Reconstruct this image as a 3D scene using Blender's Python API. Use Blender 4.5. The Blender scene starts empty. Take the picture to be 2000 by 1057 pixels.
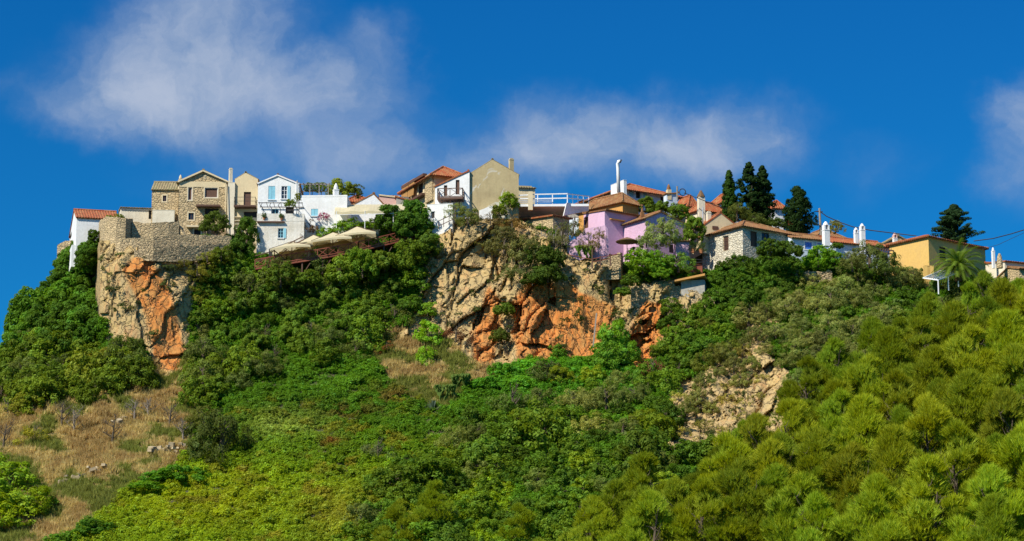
import bpy, math, random
import numpy as np
from mathutils import Vector, Matrix
random.seed(7)
RAD = math.radians
# ------------------------------------------------------------------ camera
F = 5000.0                      # focal length in photo pixels (photo 2000 wide)
TH = RAD(12.0)                  # camera looks up at the hill
CT, ST = math.cos(TH), math.sin(TH)
scene = bpy.context.scene
COL = scene.collection
cam_d = bpy.data.cameras.new('camera')
cam = bpy.data.objects.new('camera', cam_d)
COL.objects.link(cam)
cam_d.sensor_width = 36.0
cam_d.lens = F / 2000.0 * 36.0
cam_d.clip_start = 0.5
cam_d.clip_end = 20000.0
cam.location = (0, 0, 0)
cam.rotation_euler = (RAD(90) + TH, 0, 0)
scene.camera = cam
# ------------------------------------------------------------------ sun, sky
SUN_EL = RAD(43)
SUN_AZ = RAD(-134)              # clockwise from +Y (view direction): behind and left of the camera
SD = Vector((math.sin(SUN_AZ) * math.cos(SUN_EL), math.cos(SUN_AZ) * math.cos(SUN_EL), math.sin(SUN_EL)))
sun_d = bpy.data.lights.new('sun', 'SUN')
sun_d.energy = 4.7
sun_d.angle = RAD(0.55)
sun_d.color = (1.0, 0.92, 0.76)
sun = bpy.data.objects.new('sun', sun_d)
COL.objects.link(sun)
sun.rotation_euler = SD.to_track_quat('Z', 'Y').to_euler()
scene.view_settings.view_transform = 'Standard'
scene.view_settings.look = 'None'
scene.view_settings.exposure = 0.5
scene.view_settings.gamma = 1.0
scene.cycles.max_bounces = 5
scene.cycles.diffuse_bounces = 4
scene.cycles.glossy_bounces = 2
scene.cycles.transmission_bounces = 3
scene.cycles.transparent_max_bounces = 6

class NT:
    """small helper to wire nodes"""
    def __init__(s, tree):
        s.t = tree; tree.nodes.clear()
    def n(s, typ, ins=None, **kw):
        nd = s.t.nodes.new(typ)
        for k, v in kw.items(): setattr(nd, k, v)
        if ins:
            for k, v in ins.items():
                sock = nd.inputs[k]
                if isinstance(v, bpy.types.NodeSocket): s.t.links.new(v, sock)
                else: sock.default_value = v
        return nd
    def m(s, op, a, b=None, c=None, clamp=False):
        nd = s.t.nodes.new('ShaderNodeMath'); nd.operation = op; nd.use_clamp = clamp
        for i, v in enumerate((a, b, c)):
            if v is None: continue
            if isinstance(v, bpy.types.NodeSocket): s.t.links.new(v, nd.inputs[i])
            else: nd.inputs[i].default_value = v
        return nd.outputs[0]
    def vm(s, op, a, b=None, out=0):
        nd = s.t.nodes.new('ShaderNodeVectorMath'); nd.operation = op
        for i, v in enumerate((a, b)):
            if v is None: continue
            if isinstance(v, bpy.types.NodeSocket): s.t.links.new(v, nd.inputs[i])
            else: nd.inputs[i].default_value = v
        return nd.outputs[out]
    def mix(s, f, a, b, bt='MIX'):
        nd = s.t.nodes.new('ShaderNodeMix'); nd.data_type = 'RGBA'; nd.blend_type = bt
        for k, v in ((0, f), (6, a), (7, b)):
            if isinstance(v, bpy.types.NodeSocket): s.t.links.new(v, nd.inputs[k])
            elif k == 0: nd.inputs[0].default_value = v
            else: nd.inputs[k].default_value = (*v, 1.0)[:4]
        return nd.outputs[2]
    def rng(s, v, a, b, c=0.0, d=1.0, smooth=False):
        nd = s.t.nodes.new('ShaderNodeMapRange')
        if smooth: nd.interpolation_type = 'SMOOTHSTEP'
        s.t.links.new(v, nd.inputs[0])
        for i, x in enumerate((a, b, c, d)): nd.inputs[i + 1].default_value = x
        return nd.outputs[0]
    def noise(s, vec, scale, detail=3.0, rough=0.55, out=0, dist=0.0):
        nd = s.n('ShaderNodeTexNoise', {'Scale': scale, 'Detail': detail, 'Roughness': rough, 'Distortion': dist})
        if vec is not None: s.t.links.new(vec, nd.inputs['Vector'])
        return nd.outputs[out]
    def link(s, a, b): s.t.links.new(a, b)

world = bpy.data.worlds.new('World')
scene.world = world
world.use_nodes = True
w = NT(world.node_tree)
sky = w.n('ShaderNodeTexSky', sky_type='NISHITA', sun_disc=False, sun_elevation=SUN_EL, sun_rotation=SUN_AZ,
          altitude=300.0, air_density=1.0, dust_density=0.2, ozone_density=3.0)
tc = w.n('ShaderNodeTexCoord')
D = tc.outputs['Generated']
fwd = w.m('MAXIMUM', w.vm('DOT_PRODUCT', D, (0, CT, ST), out=1), 0.05)
px_ = w.m('DIVIDE', w.vm('DOT_PRODUCT', D, (1, 0, 0), out=1), fwd)
pz_ = w.m('DIVIDE', w.vm('DOT_PRODUCT', D, (0, -ST, CT), out=1), fwd)
q = w.n('ShaderNodeCombineXYZ', {'X': w.m('MULTIPLY', px_, 5.0), 'Y': w.m('MULTIPLY', pz_, 5.0), 'Z': 0.0}).outputs[0]
nz = w.noise(q, 5.5, 6.0, 0.6, out=1)
nz2 = w.noise(q, 1.9, 2.0, 0.5, out=1)
qq = w.vm('ADD', q, w.vm('MULTIPLY', w.vm('SUBTRACT', nz, (0.5, 0.5, 0.5)), (0.22, 0.16, 0)))
qq = w.vm('ADD', qq, w.vm('MULTIPLY', w.vm('SUBTRACT', nz2, (0.5, 0.5, 0.5)), (0.22, 0.2, 0)))
CLOUDS = [(430, 30, 190, 120, .95), (340, 120, 200, 100, .9), (260, 215, 140, 70, .95), (440, 190, 220, 90, .85), (600, 160, 170, 75, .65), (80, 170, 190, 45, .35),
          (710, 235, 120, 110, .6), (735, 80, 75, 50, .5), (130, 110, 110, 60, .25), (1080, 250, 210, 75, .8), (1350, 240, 220, 75, .78), (1230, 280, 260, 80, .3), (540, 330, 240, 70, .33), (1500, 270, 110, 70, .32),
          (1200, 310, 330, 70, .6), (700, 330, 200, 60, .45), (930, 320, 180, 60, .45), (2010, 205, 95, 75, .95), (2000, 330, 95, 95, .8), (1720, 330, 90, 60, .28)]
acc = None
for (cu, cv, ru, rv, wt) in CLOUDS:
    d = w.vm('SUBTRACT', qq, ((cu - 1000) / 1000.0, (528.5 - cv) / 1000.0, 0))
    d = w.vm('MULTIPLY', d, (1000.0 / ru / 1.55, 1000.0 / rv / 1.55, 0))
    L = w.vm('LENGTH', d, out=1)
    g = w.rng(L, 0.0, 1.0, wt, 0.0, smooth=True)
    acc = g if acc is None else w.m('ADD', acc, g)
fb = w.noise(qq, 6.0, 9.0, 0.62)
fc = w.noise(qq, 2.6, 5.0, 0.55)
dens = w.m('MULTIPLY', acc, w.rng(w.m('ADD', w.m('MULTIPLY', fb, 0.6), w.m('MULTIPLY', fc, 0.4)), 0.34, 0.66, 0.4, 1.25))
dens = w.m('SUBTRACT', 1.0, w.m('EXPONENT', w.m('MULTIPLY', w.m('POWER', w.m('MAXIMUM', dens, 0.0), 1.5), -1.15)))
elev = w.n('ShaderNodeSeparateXYZ', {0: D}).outputs[2]
tint = w.mix(w.rng(elev, 0.36, 0.9), (0.021, 0.275, 0.482), (0.75, 0.9, 1.0))
deep = w.mix(w.rng(elev, 0.15, 0.35), (1.08, 1.05, 1.0), (0.62, 0.86, 0.98))
skyc = w.mix(1.0, w.mix(1.0, sky.outputs[0], tint, 'MULTIPLY'), deep, 'MULTIPLY')
cloudc = w.mix(w.rng(w.m('ADD', w.m('MULTIPLY', dens, 0.6), w.m('MULTIPLY', fb, 0.8)), 0.3, 1.05), (.9, 1.5, 2.4), (2.1, 2.45, 3.15))
outc = w.mix(dens, skyc, cloudc)
bg = w.n('ShaderNodeBackground', {'Color': outc, 'Strength': 0.15})
wo = w.n('ShaderNodeOutputWorld', {'Surface': bg.outputs[0]})

# ------------------------------------------------------------------ picture <-> world
def ray(u, v):
    a = (u - 1000.0) / F; b = (528.5 - v) / F
    return a, CT - b * ST, ST + b * CT
def at(u, v, Y):
    a, f, g = ray(u, v); k = Y / f
    return Vector((a * k, Y, g * k))
def PM(Y): return F / (Y * 1.024)          # photo pixels per metre
# ------------------------------------------------------------------ noise
def _h(ix, iy, iz, s):
    n = (ix.astype(np.int64) * 374761393 + iy.astype(np.int64) * 668265263 + iz.astype(np.int64) * 2147483647 + s * 974634777) & 0xFFFFFFFF
    n = ((n ^ (n >> 13)) * 1274126177) & 0xFFFFFFFF
    n = ((n ^ (n >> 16)) * 2246822519) & 0xFFFFFFFF
    return ((n ^ (n >> 15)) & 0xFFFFFF) / float(0xFFFFFF)
def vnoise(p, s=0):
    i = np.floor(p); f = p - i; f = f * f * (3 - 2 * f)
    r = 0
    for dx in (0, 1):
        for dy in (0, 1):
            for dz in (0, 1):
                wgt = (f[:, 0] if dx else 1 - f[:, 0]) * (f[:, 1] if dy else 1 - f[:, 1]) * (f[:, 2] if dz else 1 - f[:, 2])
                r = r + wgt * _h(i[:, 0] + dx, i[:, 1] + dy, i[:, 2] + dz, s)
    return r
def fbm(p, o=4, s=0):
    r = 0; a = 0.5; t = 0
    for k in range(o):
        r = r + a * vnoise(p * (2.03 ** k) + 11.3 * k, s + k); t += a; a *= 0.5
    return r / t
def worley(p, s=0):
    i = np.floor(p)
    f1 = np.full(len(p), 9.0); f2 = np.full(len(p), 9.0); cid = np.zeros(len(p)); off = np.zeros((len(p), 3)); ti = np.zeros((len(p), 3))
    for dx in (-1, 0, 1):
        for dy in (-1, 0, 1):
            for dz in (-1, 0, 1):
                c = i + np.array([dx, dy, dz])
                jx = _h(c[:, 0], c[:, 1], c[:, 2], s); jy = _h(c[:, 0], c[:, 1], c[:, 2], s + 1); jz = _h(c[:, 0], c[:, 1], c[:, 2], s + 2)
                d = np.sqrt((c[:, 0] + jx - p[:, 0]) ** 2 + (c[:, 1] + jy - p[:, 1]) ** 2 + (c[:, 2] + jz - p[:, 2]) ** 2)
                new = d < f1
                f2 = np.where(new, f1, np.minimum(f2, d))
                cid = np.where(new, _h(c[:, 0], c[:, 1], c[:, 2], s + 3), cid)
                off = np.where(new[:, None], np.stack([p[:, 0] - c[:, 0] - jx, p[:, 1] - c[:, 1] - jy, p[:, 2] - c[:, 2] - jz], 1), off)
                ti = np.where(new[:, None], np.stack([_h(c[:, 0], c[:, 1], c[:, 2], s + k) for k in (4, 5, 6)], 1) - .5, ti)
                f1 = np.minimum(f1, d)
    return f1, f2, cid, (off * ti).sum(1)
def inpoly(u, v, poly):
    u = np.asarray(u, float); v = np.asarray(v, float)
    r = np.zeros(u.shape, bool); n = len(poly); j = n - 1
    for i in range(n):
        x1, y1 = poly[i]; x2, y2 = poly[j]
        if y1 != y2:
            c = ((y1 > v) != (y2 > v)) & (u < (x2 - x1) * (v - y1) / (y2 - y1) + x1)
            r ^= c
        j = i
    return r
# ------------------------------------------------------------------ terrain depth
TV = np.array([400, 460, 520, 580, 640, 700, 760, 820, 880, 960, 1057, 1200], float)
TT = {
 -600: [336, 332, 327, 321, 314, 307, 299, 291, 283, 273, 262, 246],
 0:    [310, 308, 305, 300, 294, 287, 279, 272, 265, 254, 243, 228],
 100:  [304, 303, 300, 296, 290, 284, 277, 270, 263, 253, 242, 227],
 183:  [300, 298, 295, 292, 288, 282, 276, 269, 262, 252, 241, 226],
 195:  [283, 283, 282, 281.5, 281.5, 280.5, 275, 268, 261, 251, 240, 225],
 240:  [283, 282, 280.2, 279.6, 279.4, 278.6, 275, 268, 261, 251, 240, 225],
 300:  [285, 283.5, 281, 279.6, 278.7, 277.8, 275, 268, 261, 251, 240, 225],
 355:  [288, 286, 283, 281, 280, 279, 275, 268, 261, 251, 240, 225],
 400:  [293, 286.6, 285.4, 284.5, 283, 280, 275, 268, 261, 251, 240, 225],
 500:  [292, 290, 287.3, 285.5, 282.5, 278, 272, 266, 259, 250, 240, 225],
 700:  [296, 291, 288.5, 286.5, 283.5, 279, 273, 267, 260, 250, 240, 225],
 800:  [294, 290, 288, 286.5, 284, 280, 274, 267, 260, 250, 240, 225],
 845:  [292, 289, 287.5, 286, 284, 279.5, 274, 267, 260, 250, 240, 225],
 900:  [290, 288, 286.8, 285.3, 283.3, 279.5, 273, 266, 259, 250, 240, 225],
 960:  [290, 288.5, 287, 285.5, 283.5, 281, 273, 265, 258, 249, 239, 224],
 1010: [290, 288.3, 286.3, 284.6, 282.6, 280.5, 273, 265, 258, 249, 239, 224],
 1100: [290, 287.6, 285.6, 284, 282.9, 281.3, 273, 265, 257, 248, 238, 223],
 1195: [290, 287.6, 285.6, 284.4, 283.2, 281.3, 273, 264, 256, 247, 237, 222],
 1215: [290, 288, 286.4, 285, 283.8, 281.5, 273, 264, 256, 247, 237, 222],
 1300: [290, 288, 285.6, 282.6, 281.2, 278.5, 271.5, 264, 256, 247, 237, 222],
 1380: [290, 288, 285.6, 282.6, 280, 274, 269, 266, 258, 246, 236, 221],
 1500: [296, 294, 290, 284, 278.5, 271.5, 268.5, 265.5, 258, 246, 235, 220],
 1580: [297, 294, 290, 284, 278, 272, 266, 259, 252, 243, 234, 219],
 1700: [298, 294, 289, 283, 277, 271, 265, 258, 251, 242, 232, 218],
 2000: [298, 294, 288, 281, 274, 268, 262, 255, 248, 239, 229, 215],
 2700: [298, 294, 286, 278, 270, 263, 256, 249, 242, 233, 223, 209]}
TU = np.array(sorted(TT), float); TY = np.array([TT[k] for k in sorted(TT)], float)
def depth(u, v):
    u = np.atleast_1d(np.asarray(u, float)); v = np.atleast_1d(np.asarray(v, float))
    u = np.clip(u, TU[0], TU[-1]); v = np.clip(v, TV[0], TV[-1])
    i = np.clip(np.searchsorted(TU, u) - 1, 0, len(TU) - 2); j = np.clip(np.searchsorted(TV, v) - 1, 0, len(TV) - 2)
    a = (u - TU[i]) / (TU[i + 1] - TU[i]); b = (v - TV[j]) / (TV[j + 1] - TV[j])
    return TY[i, j] * (1 - a) * (1 - b) + TY[i + 1, j] * a * (1 - b) + TY[i, j + 1] * (1 - a) * b + TY[i + 1, j + 1] * a * b
RIDGE = [(-600, 1040), (0, 690), (60, 622), (110, 565), (186, 505), (194, 470), (450, 462), (500, 500), (600, 498), (640, 480), (700, 462), (800, 448), (850, 437), (900, 428), (1010, 428),
         (1070, 452), (1110, 478), (1150, 500), (1215, 515), (1240, 525), (1330, 530), (1372, 530), (1400, 530), (1550, 505), (1640, 505), (1740, 540), (1830, 545), (1950, 545), (2000, 555), (2700, 660)]
RU = [p[0] for p in RIDGE]; RV = [p[1] for p in RIDGE]
def ridge(u): return np.interp(u, RU, RV)
def scrub(P, u, v):
    """gentle lumps of the scrubby ground, metres towards the viewer"""
    return ((fbm(P * .16, 4, 90) - .5) * 2.4 + (fbm(P * .6, 3, 95) - .5) * .7) * np.clip((v - ridge(u)) / 14.0, 0, 1)
def onhill(u, v):
    v = max(v, float(ridge(u)) + 2)
    p = at(u, v, float(depth(u, v)[0])); s = float(scrub(np.array([p]), np.array([u]), np.array([v]))[0])
    return p * (1 - s / p.y)
ROCK = [[(190, 462), (450, 466), (440, 512), (378, 560), (372, 640), (352, 722), (322, 738), (290, 690), (212, 655), (186, 610), (184, 500)],
        [(786, 660), (832, 520), (858, 425), (1010, 425), (1110, 480), (1215, 518), (1240, 552), (1392, 548), (1392, 605), (1318, 662), (1256, 735), (1195, 695), (1015, 714), (930, 716), (878, 672)],
        [(1305, 878), (1310, 760), (1400, 700), (1450, 640), (1478, 598), (1522, 620), (1500, 700), (1562, 738), (1545, 860), (1435, 884)]]
ORANGE = [[(240, 520), (262, 500), (300, 520), (350, 600), (362, 725), (300, 725), (292, 640)],
          [(1000, 590), (1030, 545), (1070, 548), (1112, 560), (1200, 596), (1185, 700), (1010, 715)], [(1228, 660), (1262, 590), (1318, 600), (1262, 735), (1222, 725)],
          [(925, 640), (960, 560), (985, 600), (960, 712), (925, 712)]]
DRY = [[(372, 700), (392, 800), (372, 885), (232, 972), (92, 1070), (-200, 1070), (-200, 770), (200, 765), (300, 690)],
       [(690, 650), (800, 640), (900, 650), (970, 700), (960, 740), (862, 795), (800, 780), (740, 720)], [(1440, 600), (1500, 590), (1500, 690), (1440, 680)]]
def warp(u, v, amp=14, sc=40.0, s=50):
    p = np.stack([u / sc, v / sc, np.zeros(len(u))], 1)
    return u + (fbm(p, 3, s) - .5) * 2 * amp, v + (fbm(p + 7.7, 3, s + 9) - .5) * 2 * amp
def mask(polys, u, v, amp=14, sc=40., s=50):
    uu, vv = warp(u, v, amp, sc, s); r = np.zeros(len(u), bool)
    for p in polys: r |= inpoly(uu, vv, p)
    return r

# ------------------------------------------------------------------ materials
MATS = {}
def newmat(name):
    m = bpy.data.materials.new(name); m.use_nodes = True; MATS[name] = m
    return m, NT(m.node_tree)
def finish(nt, bsdf, bump=None, bs=0.3, bd=0.05):
    if bump is not None:
        b = nt.n('ShaderNodeBump', {'Strength': bs, 'Distance': bd, 'Height': bump}); nt.link(b.outputs[0], bsdf.inputs['Normal'])
    nt.n('ShaderNodeOutputMaterial', {'Surface': bsdf.outputs[0]})
def obj_co(nt): return nt.n('ShaderNodeTexCoord').outputs['Object']
def geo_pos(nt): return nt.n('ShaderNodeNewGeometry').outputs['Position']
def plaster(name, col, stain=(0.35, 0.3, 0.22), amt=0.35, bump=0.25, rough=0.85, blotch=None):
    m, nt = newmat(name); co = obj_co(nt)
    n1 = nt.noise(co, 0.55, 5, 0.6); n2 = nt.noise(co, 3.5, 5, 0.65)
    st = nt.vm('MULTIPLY', co, (2.2, 2.2, 0.22)); n3 = nt.noise(st, 1.6, 4, 0.6)
    c = nt.mix(nt.rng(n2, 0.35, 0.7, 0, 0.6), col, tuple(x * 0.78 for x in col))
    c = nt.mix(nt.rng(n3, 0.52, 0.8, 0, amt), c, stain)
    c = nt.mix(nt.rng(n1, 0.48, 0.7, 0, amt), c, stain)
    if blotch: c = nt.mix(nt.rng(nt.noise(nt.vm('MULTIPLY', co, (1, 1, .6)), 0.42, 4, 0.6, dist=1.2), 0.53, 0.58, 0, 0.75), c, blotch)
    b = nt.n('ShaderNodeBsdfPrincipled', {'Base Color': c, 'Roughness': rough})
    finish(nt, b, nt.noise(co, 6.0, 5, 0.7), bump, 0.08); return m
def stone(name, c1, c2, mortar, scale=2.6, bump=0.9, w=0.05, flat=1.7):
    m, nt = newmat(name); co = obj_co(nt)
    co2 = nt.vm('ADD', co, nt.vm('MULTIPLY', nt.noise(co, 1.3, 2, 0.5, out=1), (0.35, 0.35, 0.25)))
    co2 = nt.vm('MULTIPLY', co2, (1, 1, flat))
    v1 = nt.n('ShaderNodeTexVoronoi', {'Vector': co2, 'Scale': scale}, feature='F1')
    v2 = nt.n('ShaderNodeTexVoronoi', {'Vector': co2, 'Scale': scale}, feature='DISTANCE_TO_EDGE')
    rnd = nt.n('ShaderNodeSeparateColor', {0: v1.outputs['Color']})
    c = nt.mix(rnd.outputs[0], c1, c2)
    c = nt.mix(nt.rng(rnd.outputs[1], 0.6, 1.0, 0, 0.6), c, tuple(x * 0.5 for x in c1))
    c = nt.mix(nt.rng(nt.noise(co, 0.7, 4, 0.6), 0.45, 0.7, 0, 0.5), c, mortar)
    e = nt.rng(v2.outputs['Distance'], 0.0, w, 0, 1)
    c = nt.mix(e, tuple(x * 0.6 for x in mortar), c)
    h = nt.m('ADD', nt.m('MULTIPLY', nt.rng(v2.outputs['Distance'], 0, 0.16), nt.rng(rnd.outputs[2], 0, 1, 0.5, 1.0)), nt.m('MULTIPLY', nt.noise(co, 9, 4, .6), 0.35))
    b = nt.n('ShaderNodeBsdfPrincipled', {'Base Color': c, 'Roughness': 0.9})
    finish(nt, b, h, bump, 0.12); return m
def tiles(name, c1, c2, c3, lich=(0.3, 0.24, 0.09), la=0.5):
    m, nt = newmat(name); co = obj_co(nt)
    v = nt.n('ShaderNodeTexVoronoi', {'Vector': co, 'Scale': 3.6}, feature='F1')
    r = nt.n('ShaderNodeSeparateColor', {0: v.outputs['Color']})
    c = nt.mix(r.outputs[0], c1, c2)
    c = nt.mix(nt.rng(r.outputs[1], .62, .95, 0, .9), c, c3)
    c = nt.mix(nt.rng(nt.noise(co, 1.2, 4, .6), .45, .75, 0, la), c, lich)
    b = nt.n('ShaderNodeBsdfPrincipled', {'Base Color': c, 'Roughness': 0.85})
    finish(nt, b, nt.noise(co, 8, 3, .6), .5, .08); return m
def simple(name, col, rough=0.7, metal=0.0, var=0.25, scale=3.0, bump=0.15, stretch=(1, 1, 1)):
    m, nt = newmat(name); co = nt.vm('MULTIPLY', obj_co(nt), stretch)
    n = nt.noise(co, scale, 4, .6)
    c = nt.mix(nt.rng(n, .3, .7), tuple(x * (1 - var) for x in col), tuple(min(1, x * (1 + var * .6)) for x in col))
    b = nt.n('ShaderNodeBsdfPrincipled', {'Base Color': c, 'Roughness': rough, 'Metallic': metal})
    finish(nt, b, nt.noise(co, scale * 4, 3, .6), bump, .03); return m
M = {}
M['white'] = plaster('white_plaster', (0.78, 0.79, 0.79), (0.5, 0.48, 0.44), .3)
M['rwhite'] = plaster('rough_white_plaster', (0.70, 0.68, 0.62), (0.42, 0.37, 0.28), .55, bump=.8)
M['bluewhite'] = plaster('blue_white_plaster', (0.60, 0.68, 0.78), (0.42, 0.42, 0.44), .35)
M['cream'] = plaster('cream_plaster', (0.66, 0.54, 0.33), (0.4, 0.32, 0.2), .4)
M['pale'] = plaster('pale_cream_plaster', (0.72, 0.65, 0.50), (0.45, 0.38, 0.27), .5)
M['beige'] = plaster('weathered_beige_render', (0.46, 0.37, 0.20), (0.30, 0.23, 0.12), .7, blotch=(0.60, 0.60, 0.55))
M['yellow'] = plaster('yellow_plaster', (0.64, 0.41, 0.12), (0.5, 0.33, 0.14), .4)
M['orange'] = plaster('orange_plaster', (0.55, 0.28, 0.07), (0.36, 0.22, 0.09), .5)
M['lilac'] = plaster('lilac_plaster', (0.64, 0.42, 0.57), (0.5, 0.3, 0.42), .35, bump=.35)
M['rlilac'] = plaster('rough_lilac_plaster', (0.63, 0.41, 0.56), (0.42, 0.27, 0.36), .45, bump=1.0)
M['pink'] = plaster('pink_plaster', (0.66, 0.42, 0.36), (0.45, 0.3, 0.25), .3)
M['stone'] = stone('field_stone', (0.58, 0.44, 0.25), (0.40, 0.31, 0.17), (0.54, 0.41, 0.23), 2.3, w=.04)
M['dstone'] = stone('dry_stone', (0.58, 0.44, 0.25), (0.42, 0.32, 0.18), (0.16, 0.12, 0.07), 2.5, w=.07)
M['pstone'] = stone('whitewashed_stone', (0.66, 0.62, 0.50), (0.54, 0.49, 0.37), (0.58, 0.52, 0.39), 2.4)
M['tile'] = tiles('terracotta_tiles', (0.33, 0.070, 0.015), (0.22, 0.055, 0.018), (0.34, 0.15, 0.055), la=.3)
M['otile'] = tiles('weathered_tiles', (0.26, 0.10, 0.03), (0.17, 0.075, 0.03), (0.30, 0.17, 0.07), (.22, .16, .055), la=.6)
M['gtile'] = tiles('lichen_grey_tiles', (0.26, 0.20, 0.10), (0.20, 0.16, 0.09), (0.34, 0.27, 0.14), (0.24, 0.23, 0.10), la=.7)
M['wood'] = simple('brown_wood', (0.10, 0.045, 0.025), .7, stretch=(3, 3, 1))
M['redwood'] = simple('red_brown_wood', (0.22, 0.055, 0.025), .7)
M['greywood'] = simple('grey_wood', (0.25, 0.22, 0.18), .8)
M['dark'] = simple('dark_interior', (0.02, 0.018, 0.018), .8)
M['glass'] = simple('window_glass', (0.03, 0.04, 0.05), .12, bump=0.0)
M['lblue'] = simple('pale_blue_paint', (0.22, 0.50, 0.62), .5, var=.12)
M['blue'] = simple('bright_blue_paint', (0.05, 0.20, 0.70), .5, var=.12)
M['wpaint'] = simple('white_paint', (0.74, 0.75, 0.76), .5, var=.08)
M['trim'] = simple('cream_trim', (0.62, 0.52, 0.34), .8, var=.12)
M['canvas'] = simple('cream_canvas', (0.62, 0.50, 0.28), .85, var=.1, scale=1.2)
M['curtain'] = simple('orange_canvas', (0.42, 0.24, 0.10), .85, var=.15, scale=1.5, stretch=(4, 4, .3))
M['curtain2'] = simple('tan_canvas', (0.42, 0.31, 0.13), .85, var=.15, scale=1.0)
M['rubble'] = simple('rubble_stone', (0.40, 0.32, 0.20), .95, var=.4, scale=1.5)
def cloth(name, col, tr=.4):
    m, nt = newmat(name); co = obj_co(nt); n = nt.noise(co, 1.5, 3, .6); cc = nt.mix(nt.rng(n, .3, .7), tuple(x * .88 for x in col), col)
    p = nt.n('ShaderNodeBsdfPrincipled', {'Base Color': cc, 'Roughness': .9, 'Specular IOR Level': .1}); t = nt.n('ShaderNodeBsdfTranslucent', {'Color': cc})
    mx = nt.n('ShaderNodeMixShader', {0: tr, 1: p.outputs[0], 2: t.outputs[0]}); nt.n('ShaderNodeOutputMaterial', {'Surface': mx.outputs[0]}); return m
M['canvas'] = cloth('cream_canvas', (0.80, 0.71, 0.48)); M['curtain2'] = cloth('tan_canvas', (0.50, 0.38, 0.17)); M['curtain'] = cloth('orange_canvas', (0.46, 0.26, 0.10), .3)
M['metal'] = simple('dark_iron', (0.05, 0.045, 0.045), .5, .6)
M['steel'] = simple('pale_steel', (0.55, 0.57, 0.60), .4, .3)
M['cable'] = simple('black_cable', (0.025, 0.025, 0.03), .6)
M['terra'] = simple('terracotta_pot', (0.42, 0.16, 0.06), .8)
M['concrete'] = simple('grey_concrete', (0.36, 0.34, 0.30), .9)
M['thatch'] = simple('straw_thatch', (0.16, 0.09, 0.04), .95, scale=8)
M['bark'] = simple('tree_bark', (0.10, 0.075, 0.05), .95, scale=6)
M['pbark'] = simple('dead_wood', (0.20, 0.165, 0.13), .95, scale=6)
M['green'] = simple('faded_green_bench', (0.18, 0.2, 0.2), .8)
def foliage_mat(name, inst):
    m, nt = newmat(name)
    if inst: base = nt.n('ShaderNodeAttribute', attribute_type='INSTANCER', attribute_name='tcol').outputs['Color']
    else: base = nt.n('ShaderNodeObjectInfo').outputs['Color']
    va = nt.n('ShaderNodeAttribute', attribute_type='GEOMETRY', attribute_name='var').outputs['Fac']
    hs = nt.n('ShaderNodeHueSaturation', {'Hue': nt.rng(va, 0, 1, 0.485, 0.515), 'Saturation': nt.rng(va, 0, 1, 1.08, .92), 'Value': nt.rng(va, 0, 1, .6, 1.5), 'Color': base})
    c = hs.outputs[0]
    b = nt.n('ShaderNodeBsdfPrincipled', {'Base Color': c, 'Roughness': 0.7, 'Specular IOR Level': 0.12})
    t = nt.n('ShaderNodeBsdfTranslucent', {'Color': nt.mix(1.0, c, (1.3, 1.3, .7), 'MULTIPLY')})
    mx = nt.n('ShaderNodeMixShader', {0: 0.42, 1: b.outputs[0], 2: t.outputs[0]})
    nt.n('ShaderNodeOutputMaterial', {'Surface': mx.outputs[0]}); return m
M['leaf'] = foliage_mat('leaves', False)
M['leafi'] = foliage_mat('ground_leaves', True)
def terrain_mat():
    m, nt = newmat('hill_soil'); co = geo_pos(nt)
    dry = nt.n('ShaderNodeAttribute', attribute_type='GEOMETRY', attribute_name='dry').outputs['Fac']
    n = nt.noise(co, .35, 5, .65); n2 = nt.noise(co, 2.2, 5, .65)
    a = nt.mix(nt.rng(n, .35, .65), (0.045, 0.055, 0.018), (0.09, 0.075, 0.03))
    b = nt.mix(nt.rng(n2, .35, .65), (0.40, 0.28, 0.11), (0.26, 0.20, 0.08))
    b = nt.mix(nt.rng(n, .6, .75), b, (0.32, 0.19, 0.08))
    c = nt.mix(dry, a, b)
    bs = nt.n('ShaderNodeBsdfPrincipled', {'Base Color': c, 'Roughness': 1.0})
    finish(nt, bs, n2, .9, .4); return m
M['soil'] = terrain_mat()
def rock_mat():
    m, nt = newmat('cliff_rock'); co = geo_pos(nt)
    org = nt.n('ShaderNodeAttribute', attribute_type='GEOMETRY', attribute_name='orange').outputs['Fac']
    n = nt.noise(co, .45, 6, .65, dist=.6); n2 = nt.noise(co, 2.4, 6, .7)
    sw = nt.vm('MULTIPLY', co, (1.0, 1.0, .25)); n3 = nt.noise(sw, 1.1, 5, .65)
    a = nt.mix(nt.rng(n, .35, .65), (0.48, 0.34, 0.135), (0.38, 0.28, 0.13))
    a = nt.mix(nt.rng(n3, .52, .72, 0, .7), a, (0.50, 0.24, 0.09))
    a = nt.mix(nt.rng(n2, .5, .75, 0, .6), a, (0.22, 0.17, 0.11))
    o = nt.mix(nt.rng(n3, .35, .68), (0.52, 0.16, 0.022), (0.48, 0.24, 0.065))
    o = nt.mix(nt.rng(n2, .52, .75, 0, .6), o, (0.36, 0.12, 0.04))
    f = nt.rng(nt.m('ADD', org, nt.m('MULTIPLY', nt.m('SUBTRACT', n, .5), 1.3)), .15, .95)
    c = nt.mix(f, a, o)
    vo = nt.n('ShaderNodeTexVoronoi', {'Vector': nt.vm('ADD', nt.vm('MULTIPLY', co, (1, 1, .55)), nt.vm('MULTIPLY', nt.noise(co, .8, 3, .6, out=1), (1.6, 1.6, 1.6))), 'Scale': .9}, feature='DISTANCE_TO_EDGE')
    c = nt.mix(nt.rng(vo.outputs['Distance'], 0, .025, .6, 0), c, (0.12, 0.085, 0.05))
    h = nt.m('ADD', nt.m('MULTIPLY', n2, .7), nt.rng(vo.outputs['Distance'], 0, .06))
    bs = nt.n('ShaderNodeBsdfPrincipled', {'Base Color': c, 'Roughness': .92})
    finish(nt, bs, h, .85, .3); return m
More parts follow.
